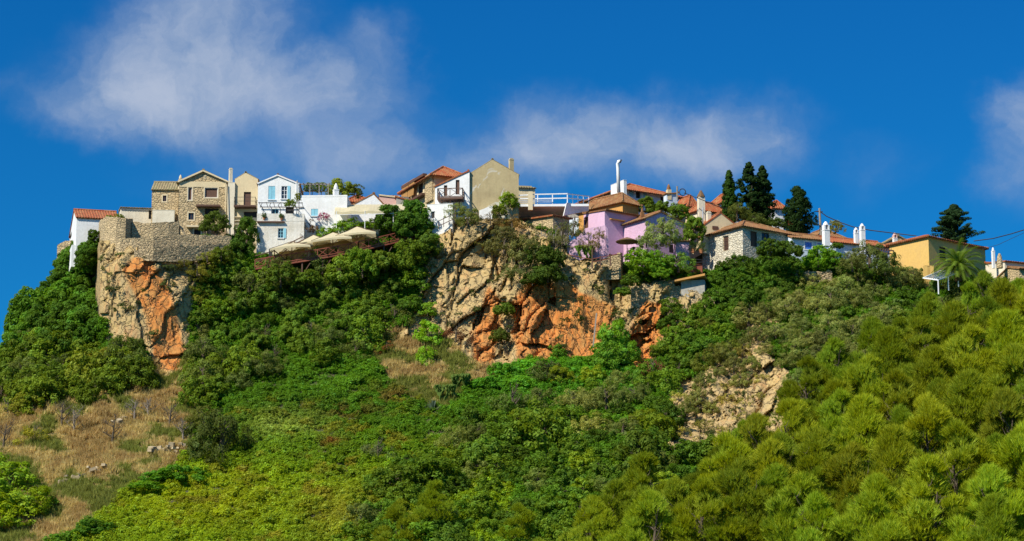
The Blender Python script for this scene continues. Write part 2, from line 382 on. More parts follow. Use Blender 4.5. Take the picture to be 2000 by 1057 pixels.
M['rock'] = rock_mat()

# ------------------------------------------------------------------ object helpers
def wloc(o):
    v = Vector((0, 0, 0))
    while o is not None: v += o.location; o = o.parent
    return v
def tag(o, label=None, cat=None, group=None, kind=None):
    if label: o['label'] = label
    if cat: o['category'] = cat
    if group: o['group'] = group
    if kind: o['kind'] = kind
    return o
def empty(name, loc, label, cat, group=None):
    o = bpy.data.objects.new(name, None); COL.objects.link(o); o.location = loc
    o.empty_display_size = .5
    return tag(o, label, cat, group)
class MB:
    def __init__(s): s.v = []; s.f = []
    def add(s, vs, fs):
        n = len(s.v); s.v += [tuple(x) for x in vs]; s.f += [tuple(i + n for i in f) for f in fs]; return s
    def quad(s, *p): return s.add(p, [tuple(range(len(p)))])
    def box8(s, p):   # p: bottom 4 (ccw) then top 4
        return s.add(p, [(3, 2, 1, 0), (4, 5, 6, 7), (0, 1, 5, 4), (1, 2, 6, 5), (2, 3, 7, 6), (3, 0, 4, 7)])
    def obox(s, c, ax, ay, az):   # centre and three half-axis vectors
        c = Vector(c); ax = Vector(ax); ay = Vector(ay); az = Vector(az)
        return s.box8([c - ax - ay - az, c + ax - ay - az, c + ax + ay - az, c - ax + ay - az, c - ax - ay + az, c + ax - ay + az, c + ax + ay + az, c - ax + ay + az])
    def bar(s, p, q, w, h=None):
        p = Vector(p); q = Vector(q); d = q - p
        if d.length < 1e-5: return s
        h = h or w; z = d.normalized(); up = Vector((0, 0, 1)) if abs(z.z) < .9 else Vector((0, 1, 0))
        x = z.cross(up).normalized(); y = x.cross(z).normalized()
        return s.obox((p + q) / 2, x * w / 2, y * h / 2, d / 2)
    def tube(s, pts, rad, n=6, cap=True):
        pts = [Vector(p) for p in pts]; rings = []
        if not hasattr(rad, '__len__'): rad = [rad] * len(pts)
        for i, p in enumerate(pts):
            d = (pts[min(i + 1, len(pts) - 1)] - pts[max(i - 1, 0)])
            if d.length < 1e-6: d = Vector((0, 0, 1))
            d.normalize(); up = Vector((0, 0, 1)) if abs(d.z) < .9 else Vector((0, 1, 0))
            x = d.cross(up).normalized(); y = d.cross(x).normalized()
            rings.append([p + (x * math.cos(2 * math.pi * k / n) + y * math.sin(2 * math.pi * k / n)) * rad[i] for k in range(n)])
        vs = [p for r in rings for p in r]; fs = []
        for i in range(len(pts) - 1):
            for k in range(n):
                fs.append((i * n + k, i * n + (k + 1) % n, (i + 1) * n + (k + 1) % n, (i + 1) * n + k))
        if cap: fs += [tuple(range(n - 1, -1, -1)), tuple((len(pts) - 1) * n + k for k in range(n))]
        return s.add(vs, fs)
    def lathe(s, c, prof, n=12):
        c = Vector(c)
        vs = [c + Vector((r * math.cos(2 * math.pi * k / n), r * math.sin(2 * math.pi * k / n), z)) for (r, z) in prof for k in range(n)]
        fs = [(i * n + k, i * n + (k + 1) % n, (i + 1) * n + (k + 1) % n, (i + 1) * n + k) for i in range(len(prof) - 1) for k in range(n)]
        fs += [tuple(range(n - 1, -1, -1)), tuple((len(prof) - 1) * n + k for k in range(n))]
        return s.add(vs, fs)
    def build(s, name, mat, parent=None, loc=None, smooth=False):
        me = bpy.data.meshes.new(name)
        o = bpy.data.objects.new(name, me); COL.objects.link(o)
        if parent is not None: o.parent = parent; off = wloc(parent)
        else:
            off = Vector(loc) if loc is not None else Vector((0, 0, 0)); o.location = off
        me.from_pydata([(x - off.x, y - off.y, z - off.z) for x, y, z in s.v], [], s.f)
        me.materials.append(M[mat])
        if smooth: me.polygons.foreach_set('use_smooth', [True] * len(me.polygons))
        me.update(); return o
# ------------------------------------------------------------------ the hill
def build_terrain():
    us = [-600, -450, -300, -200, -140, -90, -60]
    u = -40.0
    while u < 2060:
        us.append(u); u += 3.0 if (180 < u < 460 or 790 < u < 1400 or 1400 <= u < 1570) else 7.0
    us += [2070, 2120, 2200, 2300, 2450, 2700]
    us = np.array(us, float)
    t = np.concatenate([np.linspace(0, .45, 130, endpoint=False), np.linspace(.45, 1, 75)])      # 0 at the ridge, 1 at v = 1200
    R = ridge(us)
    VV = R[None, :] + t[:, None] ** 1.0 * (1200 - R[None, :]); UU = np.repeat(us[None, :], len(t), 0)
    u, v = UU.ravel(), VV.ravel()
    Y = depth(u, v)
    a, f, g = ray(u, v)
    P = np.stack([a * Y / f, Y, g * Y / f], 1)
    rock = mask(ROCK, u, v, 10, 35, 50)
    soft = np.zeros(len(u))
    rk = rock.reshape(VV.shape).astype(float)
    for _ in range(3):
        rk[1:-1, 1:-1] = (rk[1:-1, 1:-1] * 2 + rk[:-2, 1:-1] + rk[2:, 1:-1] + rk[1:-1, :-2] + rk[1:-1, 2:]) / 6
    rk = rk.ravel()
    # fractured blocks, leaning strata
    q = P.copy()
    ang = RAD(20); x = q[:, 0] * math.cos(ang) - q[:, 2] * math.sin(ang); z = q[:, 0] * math.sin(ang) + q[:, 2] * math.cos(ang)
    wq = np.stack([x, q[:, 1] * .25, z], 1) + (np.stack([fbm(P * .35, 2, 3), fbm(P * .35 + 9, 2, 4), fbm(P * .35 + 5, 2, 5)], 1) - .5) * 1.6
    f1, f2, c1, t1 = worley(wq * np.array([.26, .25, .085]), 20)
    g1, g2, c2, t2 = worley(wq * np.array([.62, .5, .24]), 30)
    k1, k2, c3, t3 = worley(wq * np.array([1.7, 1.2, .8]), 40)
    big = fbm(P * .12, 3, 70)
    disp = (c1 - .5) * 1.5 + t1 * 4.0 + (c2 - .5) * .75 + t2 * 1.7 + (c3 - .5) * .22 + t3 * .5 + (big - .5) * 2.6 + (fbm(P * 1.6, 4, 80) - .5) * .22
    disp -= .45 * np.exp(-((f2 - f1) / .05) ** 2) + .2 * np.exp(-((g2 - g1) / .06) ** 2)
    orange = mask(ORANGE, u, v, 12, 30, 60).astype(float)
    smoothface = inpoly(u, v, [(1085, 560), (1090, 500), (1150, 510), (1200, 600), (1165, 700), (1085, 700)]) | inpoly(u, v, [(225, 530), (330, 540), (340, 690), (290, 700), (215, 640)])
    disp *= np.where(smoothface, .26, np.where(u < 460, .6, 1.0))
    edge = np.clip((v - ridge(u)) / 14.0, 0, 1)
    dd = rk * disp * edge + (1 - rk) * scrub(P, u, v)
    # push along the view ray so ledges stand out of the face
    s = 1 - dd / Y
    P = P * s[:, None]
    nr, nc = VV.shape
    og = orange.reshape(VV.shape).copy()
    for _ in range(4):
        og[1:-1, 1:-1] = (og[1:-1, 1:-1] * 2 + og[:-2, 1:-1] + og[2:, 1:-1] + og[1:-1, :-2] + og[1:-1, 2:]) / 6
    dry = mask(DRY, u, v, 16, 45, 52).astype(float).reshape(VV.shape)
    for _ in range(3):
        dry[1:-1, 1:-1] = (dry[1:-1, 1:-1] * 2 + dry[:-2, 1:-1] + dry[2:, 1:-1] + dry[1:-1, :-2] + dry[1:-1, 2:]) / 6
    G = P.reshape(nr, nc, 3)
    # back of the hill, behind the ridge
    top = G[0]
    back = []
    for dy, dz in ((3, .2), (8, 1.0), (18, 2.4), (32, 3.6), (60, 2.5), (110, -12), (190, -50), (400, -1e9), (3000, -1e9), (9000, -1e9)):
        r = top.copy(); r[:, 0] *= (r[:, 1] + dy) / r[:, 1]; r[:, 1] += dy; r[:, 2] = r[:, 2] + dz if dz > -1e8 else -4.0
        r[:, 2] = np.maximum(r[:, 2], -4.0)
        back.append(r)
    bot = G[-1]; front = []
    for yy, zz in ((200, 12), (170, 2), (140, -2.2), (90, -2.6), (20, -2.2), (-60, -2.5), (-3000, -3)):
        r = bot.copy(); r[:, 0] = us / 1000 * 60 - 60 if yy < 100 else bot[:, 0]; r[:, 1] = np.minimum(yy, bot[:, 1] - .1 * (200 - min(yy, 200)) - 5); r[:, 2] = zz
        if yy == -3000: r[:, 0] *= 30
        front.append(r)
    full = np.concatenate([np.array(back[::-1]), G, np.array(front)], 0)
    nb, nf = len(back), len(front)
    def pad(m): return np.concatenate([np.repeat(m[:1], nb, 0) * 0, m, np.repeat(m[-1:], nf, 0) * 0], 0)
    RK = pad(rk.reshape(nr, nc)); OG = pad(og); DR = pad(dry)
    NR = full.shape[0]
    idx = np.arange(NR * nc).reshape(NR, nc)
    q4 = np.stack([idx[:-1, :-1], idx[1:, :-1], idx[1:, 1:], idx[:-1, 1:]], -1).reshape(-1, 4)
    isr = (RK[:-1, :-1] > .45).ravel()
    for nm, sel, mt, lab in (('hillside', ~isr, 'soil', 'hillside of dry earth and scrub rising to the village'), ('cliff', isr, 'rock', 'fractured tan and orange limestone cliffs under the village')):
        qs = q4[sel]; used = np.unique(qs); rm = np.full(NR * nc, -1); rm[used] = np.arange(len(used))
        me = bpy.data.meshes.new(nm)
        me.vertices.add(len(used)); me.vertices.foreach_set('co', full.reshape(-1, 3)[used].astype(np.float32).ravel())
        me.loops.add(len(qs) * 4); me.loops.foreach_set('vertex_index', rm[qs].astype(np.int32).ravel())
        me.polygons.add(len(qs)); me.polygons.foreach_set('loop_start', np.arange(0, len(qs) * 4, 4, dtype=np.int32))
        me.update(calc_edges=True)
        for an, arr in (('orange', OG), ('dry', DR)):
            at_ = me.attributes.new(an, 'FLOAT', 'POINT'); at_.data.foreach_set('value', arr.ravel()[used].astype(np.float32))
        me.materials.append(M[mt])
        me.polygons.foreach_set('use_smooth', [nm != 'cliff'] * len(qs))
        o = bpy.data.objects.new(nm, me); COL.objects.link(o); tag(o, lab, nm, kind='structure')
build_terrain()

# ------------------------------------------------------------------ foliage meshes
def rng_dirs(r, n):
    v = r.normal(size=(n, 3)); return v / np.linalg.norm(v, axis=1, keepdims=True)
def mesh_from(name, V, Fq, var, k, mat='leaf'):
    me = bpy.data.meshes.new(name)
    me.vertices.add(len(V)); me.vertices.foreach_set('co', V.astype(np.float32).ravel())
    me.loops.add(len(Fq) * k); me.loops.foreach_set('vertex_index', Fq.astype(np.int32).ravel())
    me.polygons.add(len(Fq)); me.polygons.foreach_set('loop_start', np.arange(0, len(Fq) * k, k, dtype=np.int32))
    me.update(calc_edges=True)
    a = me.attributes.new('var', 'FLOAT', 'FACE'); a.data.foreach_set('value', var.astype(np.float32))
    me.materials.append(M[mat]); return me
def leaves(name, C, N, size, asp, var, r, mat='leaf'):
    n = len(C); T = np.cross(N, rng_dirs(r, n)); T /= np.linalg.norm(T, axis=1, keepdims=True) + 1e-9
    B = np.cross(N, T); s = size[:, None]
    V = np.stack([C + B * s, C + T * s * asp, C - B * s, C - T * s * asp], 1).reshape(-1, 3)
    return mesh_from(name, V, np.arange(n * 4).reshape(-1, 4), var, 4, mat)
def clumps_dome(r, n, R, H, low=-.1, inner=.35):
    """clump centres over a dome of radius R and height H, a few inside"""
    d = rng_dirs(r, n * 3); d = d[d[:, 2] > low][:n]
    k = np.where(r.random(len(d)) < inner, r.uniform(.35, .8, len(d)), r.uniform(.78, 1.05, len(d)))
    lump = .8 + .45 * vnoise(d * 1.9 + r.uniform(0, 50), 5)
    P = d * (k * lump)[:, None] * np.array([R, R, H]); return P, d
def crown(name, seed, R=2.0, H=2.2, nc=70, nl=55, rc=.5, ls=.16, asp=.45, low=-.15, lift=0.0, up=.25, mat='leaf'):
    r = np.random.default_rng(seed)
    P, d = clumps_dome(r, nc, R - rc * .6, H - rc * .6, low)
    C = []; N = []; va = []; S = []
    for p, dd in zip(P, d):
        m = int(nl * r.uniform(.6, 1.3)); rr = rc * r.uniform(.55, 1.35)
        e = rng_dirs(r, m) + dd * .55; e /= np.linalg.norm(e, axis=1, keepdims=True)
        C.append(p + e * rr * r.uniform(.55, 1.0, (m, 1)) * np.array([1, 1, .8])); nn = e + rng_dirs(r, m) * .55 + np.array([0, 0, up]); N.append(nn / np.linalg.norm(nn, axis=1, keepdims=True))
        va.append(np.clip(r.normal(.45 + r.normal(0, .16), .16, m), 0, 1)); S.append(r.uniform(.6, 1.25, m) * ls)
    C = np.concatenate(C); C[:, 2] += lift
    return leaves(name, C, np.concatenate(N), np.concatenate(S), asp, np.concatenate(va), r, mat)
def tufts(name, P, D, r, nn=12, L=.5, wd=.04, spread=.8, mat='leaf', var=None):
    n = len(P); rep = np.repeat
    e = rep(D, nn, 0) + rng_dirs(r, n * nn) * spread; e /= np.linalg.norm(e, axis=1, keepdims=True)
    C = rep(P, nn, 0) + rng_dirs(r, n * nn) * .05
    t = np.cross(e, rng_dirs(r, n * nn)); t /= np.linalg.norm(t, axis=1, keepdims=True) + 1e-9
    l = L * r.uniform(.6, 1.2, (n * nn, 1))
    V = np.stack([C - t * wd, C + t * wd, C + e * l], 1).reshape(-1, 3)
    v = r.normal(.45, .15, n) if var is None else var
    va = np.clip(rep(v, nn) + r.normal(0, .1, n * nn), 0, 1)
    return mesh_from(name, V, np.arange(n * nn * 3).reshape(-1, 3), va, 3, mat)
def pine_crown(name, seed, R=2.6, H=7.0, z0=.6, nb=40, per=72):
    """Aleppo pine: billowing boughs of upright needle tufts over an open, rounded cone"""
    r = np.random.default_rng(seed); P = []; D = []; va = []
    for i in range(nb):
        t = (i + r.random()) / nb; z = z0 + (H - z0) * t
        rad = R * (math.sin(math.pi * min(1, .16 + t * .84)) ** .7) * r.uniform(.6, 1.1) * (1.25 - .8 * t)
        a = r.random() * 6.283; c = np.array([math.cos(a) * rad, math.sin(a) * rad, z])
        br = r.uniform(.5, 1.15) * (1.25 - .7 * t); v0 = r.normal(.46, .1)
        m = int(per * r.uniform(.7, 1.3)); e = rng_dirs(r, m); e[:, 2] = np.abs(e[:, 2]) * 1.5 - .4
        p = c + e * np.array([br * 1.15, br * 1.15, br * .8]) * r.uniform(.7, 1.25, (m, 1)); P.append(p)
        out = np.array([math.cos(a) * .45, math.sin(a) * .45, 0])
        d = e * .8 + out + np.array([0, 0, 1.0]); D.append(d / np.linalg.norm(d, axis=1, keepdims=True)); va.append(np.clip(v0 + r.normal(0, .08, m), 0, 1))
    m = 40; zt = r.uniform(H * .82, H * 1.03, m); a = r.random(m) * 6.283; rr = (H * 1.04 - zt) * .45
    P.append(np.stack([np.cos(a) * rr, np.sin(a) * rr, zt], 1)); D.append(np.tile([0, 0, 1.0], (m, 1))); va.append(np.full(m, .55))
    return tufts(name, np.concatenate(P), np.concatenate(D), r, 9, .52, .027, .5, var=np.concatenate(va))
def cypress_crown(name, seed, R, H, kind=0):
    r = np.random.default_rng(seed); P = []; N = []; va = []; S = []
    n = int(190 * H / 6)
    for i in range(n):
        t = (i + r.random()) / n; z = H * t
        prof = (min(1, t / .18) ** .6) * (1 - t ** 2.6) if kind == 0 else (min(1, .45 + t / .2) * (1 - t) ** .62)
        if kind == 2: prof = (min(1, .5 + t / .25)) * (1 - t ** 4) ** .8
        tier = .72 + .5 * (vnoise(np.array([[z * 1.15, seed * 3.1, r.random() * .6]]), 3)[0]) if kind else .95
        a = r.random() * 6.283; rad = R * prof * tier * r.uniform(.04, 1.0) ** .55 + .05
        rr = r.uniform(.25, .5) * (1.25 if kind else .9) * (1.15 - (.75 if kind == 1 else .35) * t)
        c = np.array([math.cos(a) * rad, math.sin(a) * rad, z + (rad * .25 if kind else 0)])
        m = 62; e = rng_dirs(r, m); P.append(c + e * rr * r.uniform(.5, 1, (m, 1)) * np.array([1, 1, .85 if kind == 0 else .7]))
        nn = e + np.array([math.cos(a), math.sin(a), .2]) * .5 + rng_dirs(r, m) * .4; N.append(nn / np.linalg.norm(nn, axis=1, keepdims=True))
        va.append(np.clip(r.normal(.42, .15, m), 0, 1)); S.append(r.uniform(.6, 1.2, m) * .15)
    return leaves(name, np.concatenate(P), np.concatenate(N), np.concatenate(S), .5, np.concatenate(va), r)
def cedar_crown(name, seed, R, H):
    r = np.random.default_rng(seed); P = []; N = []; va = []; S = []
    for i in range(64):
        t = (i + r.random()) / 64; z = H * (.05 + .95 * t); L = R * (1 - t) ** .6 * r.uniform(.65, 1.15) * min(1, .6 + t * 2); a = r.random() * 6.283
        for j in range(9):
            k = (j + 1) / 9; c = np.array([math.cos(a) * L * k, math.sin(a) * L * k, z + L * k * .35 - k * k * .3])
            m = 44; e = rng_dirs(r, m); P.append(c + e * .42 * (1.1 - .4 * k) * np.array([1, 1, .55]))
            nn = e + np.array([0, 0, .6]); N.append(nn / np.linalg.norm(nn, axis=1, keepdims=True)); va.append(np.clip(r.normal(.45, .15, m), 0, 1)); S.append(r.uniform(.6, 1.2, m) * .12)
    return leaves(name, np.concatenate(P), np.concatenate(N), np.concatenate(S), .5, np.concatenate(va), r)
def trunk_mesh(name, seed, H, r0, n=7, spread=.5, mat='bark', z0=0.0, sub=2):
    rd = random.Random(seed); mb = MB()
    top = Vector((rd.uniform(-.1, .1) * H, rd.uniform(-.1, .1) * H, H * .85))
    mb.tube([(0, 0, z0 - .5), (top.x * .3, top.y * .2, H * .3), tuple(top * .75), tuple(top)], [r0 * 1.25, r0, r0 * .6, r0 * .2], 7)
    for i in range(n):
        t = rd.uniform(.25, .85); p = top * t; a = rd.random() * 6.283; L = H * spread * rd.uniform(.6, 1.1) * (1.1 - t * .6)
        d = Vector((math.cos(a), math.sin(a), rd.uniform(.35, .9))).normalized()
        q1 = p + d * L * .5 + Vector((0, 0, .06 * H * rd.random())); q2 = p + d * L + Vector((rd.uniform(-.1, .1), rd.uniform(-.1, .1), rd.uniform(0, .15))) * H
        mb.tube([p, q1, q2], [r0 * .5 * (1 - t * .4), r0 * .3, r0 * .08], 5)
        for j in range(sub):
            s = rd.uniform(.4, .9); b = p.lerp(q2, s); e = Vector((rd.uniform(-1, 1), rd.uniform(-1, 1), rd.uniform(.1, 1))).normalized()
            mb.tube([b, b + e * L * .22, b + e * L * .42 + Vector((0, 0, .05 * H))], [r0 * .22, r0 * .13, r0 * .04], 4)
    me = bpy.data.meshes.new(name); me.from_pydata(mb.v, [], mb.f); me.materials.append(M[mat]); return me
CR = {}
CR['fig'] = [crown('fig_crown', 100 + i, 2.1, 2.3, 85, 110, .52, .135, .6, -.6, .7) for i in range(4)]
CR['olive'] = [crown('olive_crown', 200 + i, 2.0, 2.0, 62, 85, .5, .12, .32, -.55, .5, up=.1) for i in range(4)]
CR['mastic'] = [crown('mastic_crown', 300 + i, 2.0, 1.7, 110, 62, .36, .105, .55, -.1, up=.35) for i in range(4)]
CR['bush'] = [crown('bush_crown', 400 + i, 2.0, 2.1, 80, 66, .46, .13, .5, -.5, .5) for i in range(4)]
CR['airy'] = [crown('airy_crown', 500 + i, 2.0, 2.1, 34, 70, .52, .10, .38, -.2) for i in range(3)]
CR['pine'] = [pine_crown('pine_crown', 600 + i, 2.6 + .25 * (i % 3), 7.0 + .5 * (i % 2)) for i in range(5)]
TR = {'fig': trunk_mesh('trunk', 1, 2.2, .16), 'olive': trunk_mesh('trunk', 2, 2.1, .15), 'bush': trunk_mesh('trunk', 3, 2.0, .10, 8),
      'mastic': trunk_mesh('trunk', 4, 1.6, .08, 8), 'airy': trunk_mesh('trunk', 5, 2.2, .10, 10), 'pine': trunk_mesh('trunk', 6, 6.6, .18, 12, .28)}
def raw(name, me, parent=None, color=None):
    o = bpy.data.objects.new(name, me); COL.objects.link(o)
    if parent: o.parent = parent
    if color: o.color = (*color, 1.0)
    return o
RC = random.Random(99)
def jit(c, a=.28, h=.06):
    k = 1 + RC.uniform(-a, a); return tuple(max(.003, x * k * (1 + RC.uniform(-h, h))) for x in c)
def vivid(c): return c if kind_is_pine(c) else ((c[0] * 2.4, c[1] * 2.25, c[2] * 1.3) if c[2] > .028 else (c[0] * 3.1, c[1] * 2.2, c[2] * 1.1))
def kind_is_pine(c): return c[0] > .15
def plant(name, kind, u, v, R, Y=None, color=(.05, .1, .02), label=None, cat='shrub', group=None, hs=1.0, var=None):
    """u, v: picture position of the crown's middle, R crown radius in metres (2 m nominal)"""
    s = R / 2.0
    up = (3.4 if kind == 'pine' else .85) * s * hs
    vb = v + up * PM(Y or 280)
    if Y is None:
        p = onhill(u, vb)
    else: p = at(u, vb, Y)
    e = empty(name, p, label, cat, group)
    e.rotation_euler = (0, 0, RC.random() * 6.28); e.scale = (s, s, s * hs)
    i = RC.randrange(len(CR[kind])) if var is None else var
    raw('trunk', TR[kind], e); raw('crown', CR[kind][i], e, jit(vivid(color)))
    return e
# ------------------------------------------------------------------ houses
def solveu(A, d, z, u):
    k = (u - 1000.0) / F
    return (k * (A.y * CT + z * ST) - A.x) / (d.x - k * d.y * CT)
class Face:
    """a vertical wall plane: origin A (x,y), direction d, outward normal n, length L"""
    def __init__(s, A, yaw, L=None):
        s.A = Vector((A[0], A[1])); s.d = Vector((math.cos(yaw), math.sin(yaw))); s.n = Vector((math.sin(yaw), -math.cos(yaw))); s.L = L; s.op = []; s.top = None
    def px(s, u, v):
        a, f, g = ray(u, v); t = s.n.dot(s.A) / (s.n.x * a + s.n.y * f)
        return (Vector((a * t, f * t)) - s.A).dot(s.d), g * t
    def P(s, w, z, o=0.0):
        q = s.A + s.d * w + s.n * o; return Vector((q.x, q.y, z))
    def slab(s, mb, s0, s1, z0, z1, o0, o1):
        return mb.box8([s.P(s0, z0, o1), s.P(s1, z0, o1), s.P(s1, z0, o0), s.P(s0, z0, o0), s.P(s0, z1, o1), s.P(s1, z1, o1), s.P(s1, z1, o0), s.P(s0, z1, o0)])
    def wall(s, mb, z0, z1, rev=.16):
        xs = sorted({0.0, s.L} | {x for o in s.op for x in o[:2]}); zs = sorted({z0, z1} | {z for o in s.op for z in o[2:4]})
        xs = [x for x in xs if 0 <= x <= s.L]; zs = [z for z in zs if z0 <= z <= z1]
        for i in range(len(xs) - 1):
            for j in range(len(zs) - 1):
                cx = (xs[i] + xs[i + 1]) / 2; cz = (zs[j] + zs[j + 1]) / 2
                if any(o[0] < cx < o[1] and o[2] < cz < o[3] for o in s.op): continue
                mb.quad(s.P(xs[i], zs[j]), s.P(xs[i + 1], zs[j]), s.P(xs[i + 1], zs[j + 1]), s.P(xs[i], zs[j + 1]))
        for (a, b, c, d) in s.op:
            for (p, q) in (((a, c), (a, d)), ((a, d), (b, d)), ((b, d), (b, c)), ((b, c), (a, c))):
                mb.quad(s.P(p[0], p[1]), s.P(q[0], q[1]), s.P(q[0], q[1], -rev), s.P(p[0], p[1], -rev))
def slope(mb, e0, e1, r0, r1, pitch=.3, amp=.07, th=.10, lift=.02):
    """one tiled roof slope, eave e0-e1, ridge r0-r1; rows of half-round tiles on a thin slab"""
    e0, e1, r0, r1 = map(Vector, (e0, e1, r0, r1)); X = (e1 - e0); L = X.length; X.normalize()
    mid = (r0 + r1) / 2 - e0; T = (mid - X * mid.dot(X)); Tn = T.normalized(); N = X.cross(Tn)
    if N.z < 0: N = -N
    a = ((r0 - e0).dot(X), (r0 - e0).dot(Tn)); b = ((r1 - e0).dot(X), (r1 - e0).dot(Tn))
    us = [-1e-4, a[0], max(b[0], a[0] + 1e-4), L + 1e-4]; ts = [0, a[1], b[1], 0]
    if a[0] <= 0.01: us[0] = -.02; us[1] = 0.0
    if b[0] >= L - .01: us[2] = L; us[3] = L + .02
    n = max(2, int(L / pitch)); K = 6; prof = [0, .55, .9, 1.0, .9, .55]
    pts = []
    for i in range(n * K + 1):
        s_ = L * i / (n * K); t_ = float(np.interp(s_, us, ts)); h = prof[i % K] * amp
        p = e0 + X * s_ + N * (h + lift); pts.append((p - Tn * .04, p + Tn * max(t_, .01)))
    vs = [p for c in pts for p in c] + [c[0] - N * (th * .6 + amp * .4) for c in pts]; m = len(pts)
    fs = [(2 * i, 2 * i + 2, 2 * i + 3, 2 * i + 1) for i in range(m - 1)] + [(2 * m + i, 2 * m + i + 1, 2 * i + 2, 2 * i) for i in range(m - 1)]
    mb.add(vs, fs)
    # slab below
    poly = [e0, e1, r1, r0] if (r0 - r1).length > .02 else [e0, e1, r0]
    lo = [p - N * th for p in poly]; k = len(poly)
    mb.add(poly + lo, [tuple(range(k)), tuple(range(2 * k - 1, k - 1, -1))] + [(i, (i + 1) % k, k + (i + 1) % k, k + i) for i in range(k)])
    if (r0 - r1).length > .3: mb.tube([r0 + N * .06, r1 + N * .06], .13, 6)
def hipline(mb, p, q): mb.tube([Vector(p) + Vector((0, 0, .08)), Vector(q) + Vector((0, 0, .08))], .12, 6)

class House:
    def __init__(s, label, u0, u1, ve, vb, Y, yaw=0, depth_=6.0, ul=None, ur=None, wall='white', name='house', cat='house', group=None, zx=1.5, back=None):
        s.A = at(u0, ve, Y); s.z1 = s.A.z; yaw = RAD(yaw); s.yaw = yaw
        s.a = Vector((math.cos(yaw), math.sin(yaw))); s.b = Vector((-math.sin(yaw), math.cos(yaw)))
        s.L = solveu(Vector((s.A.x, s.A.y)), s.a, s.z1, u1)
        if ul is not None: depth_ = solveu(Vector((s.A.x, s.A.y)), s.b, s.z1, ul)
        if ur is not None:
            c = Vector((s.A.x, s.A.y)) + s.a * s.L; depth_ = solveu(c, s.b, s.z1, ur)
        s.D = depth_; s.wm = wall
        A2 = Vector((s.A.x, s.A.y))
        s.front = Face(A2, yaw, s.L); s.left = Face(A2 + s.b * s.D, yaw - math.pi / 2, s.D)
        s.right = Face(A2 + s.a * s.L, yaw + math.pi / 2, s.D); s.rear = Face(A2 + s.a * s.L + s.b * s.D, yaw + math.pi, s.L)
        s.z0 = s.front.px(u0, vb)[1] - zx
        s.root = empty(name, (A2.x, A2.y, s.z0), label, cat, group)
        s.extra = MB(); s.done = False
    def P(s, a, b, z): q = Vector((s.A.x, s.A.y)) + s.a * a + s.b * b; return Vector((q.x, q.y, z))
    def zf(s, u, v, face='front'): return getattr(s, face).px(u, v)[1]
    def opening(s, face, u0, u1, v0, v1):
        f = getattr(s, face); um, vm = (u0 + u1) / 2, (v0 + v1) / 2
        a = f.px(u0, vm)[0]; b = f.px(u1, vm)[0]; z1 = f.px(um, v0)[1]; z0 = f.px(um, v1)[1]
        a, b = min(a, b), max(a, b); a = max(.03, a); b = min(f.L - .03, b); z1 = min(z1, s.z1 - .02)
        f.op.append((a, b, z0, z1)); return f, a, b, z0, z1
    def win(s, u0, u1, v0, v1, face='front', frame='wpaint', kind='window', surround=None, shut=None, panel=None, bars=False, mull=True, sill=None):
        f, a, b, z0, z1 = s.opening(face, u0, u1, v0, v1); t = .06
        fr = MB()
        for (p, q, r, w_) in ((a, a + t, z0, z1), (b - t, b, z0, z1), (a + t, b - t, z1 - t, z1), (a + t, b - t, z0, z0 + t)): f.slab(fr, p, q, r, w_, -.155, -.09)
        if mull and not panel:
            m = (a + b) / 2; f.slab(fr, m - .03, m + .03, z0 + t, z1 - t, -.15, -.10)
            if z1 - z0 > 1.0:
                for kk in (1, 2): z = z0 + (z1 - z0) * kk / 3; f.slab(fr, a + t, m - .03, z - .02, z + .02, -.15, -.105); f.slab(fr, m + .03, b - t, z - .02, z + .02, -.15, -.105)
        W = fr.build(kind, frame, s.root)
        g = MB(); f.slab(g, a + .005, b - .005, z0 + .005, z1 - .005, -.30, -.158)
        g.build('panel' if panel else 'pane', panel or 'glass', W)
        if bars:
            bb = MB()
            for kk in range(1, 4): x = a + (b - a) * kk / 4; bb.bar(f.P(x, z0, .03), f.P(x, z1, .03), .03)
            for kk in (1, 2, 3): z = z0 + (z1 - z0) * kk / 4; bb.bar(f.P(a, z, .05), f.P(b, z, .05), .03)
            bb.build('bars', 'metal', W)
        if surround:
            q = MB(); e = .14
            for (p1, p2, r1, r2) in ((a - e, a, z0 - e, z1 + e), (b, b + e, z0 - e, z1 + e), (a, b, z1, z1 + e), (a, b, z0 - e, z0)): f.slab(q, p1, p2, r1, r2, .0, .035)
            q.build('surround', surround, W)
        if sill:
            q = MB(); f.slab(q, a - .1, b + .1, z0 - .09, z0 - .003, 0, .12); q.build('sill', sill, W)
        if shut:
            col, sides = shut
            for sd in sides:
                q = MB(); ww = (b - a) / 2
                if sd == 'c':
                    f.slab(q, a + .01, (a + b) / 2 - .01, z0 + .01, z1 - .01, -.08, -.03); f.slab(q, (a + b) / 2 + .01, b - .01, z0 + .01, z1 - .01, -.08, -.03)
                elif sd == 'l': f.slab(q, a - ww, a - .02, z0, z1, .02, .07)
                else: f.slab(q, b + .02, b + ww, z0, z1, .02, .07)
                q.build('shutter', col, s.root)
        return W
    def door(s, u0, u1, v0, v1, face='front', panel='wood', **k): return s.win(u0, u1, v0, v1, face, frame=k.pop('frame', panel), kind='door', panel=panel, **k)
    def walls(s, tri=None):
        mb = MB()
        for f in (s.front, s.left, s.right, s.rear): f.wall(mb, s.z0, s.z1)
        mb.quad(s.P(0, 0, s.z1 - .005), s.P(s.L, 0, s.z1 - .005), s.P(s.L, s.D, s.z1 - .005), s.P(0, s.D, s.z1 - .005))
        for t in (tri or []): mb.quad(*t)
        s.wallo = mb.build('wall', s.wm, s.root); s.done = True; return s.wallo
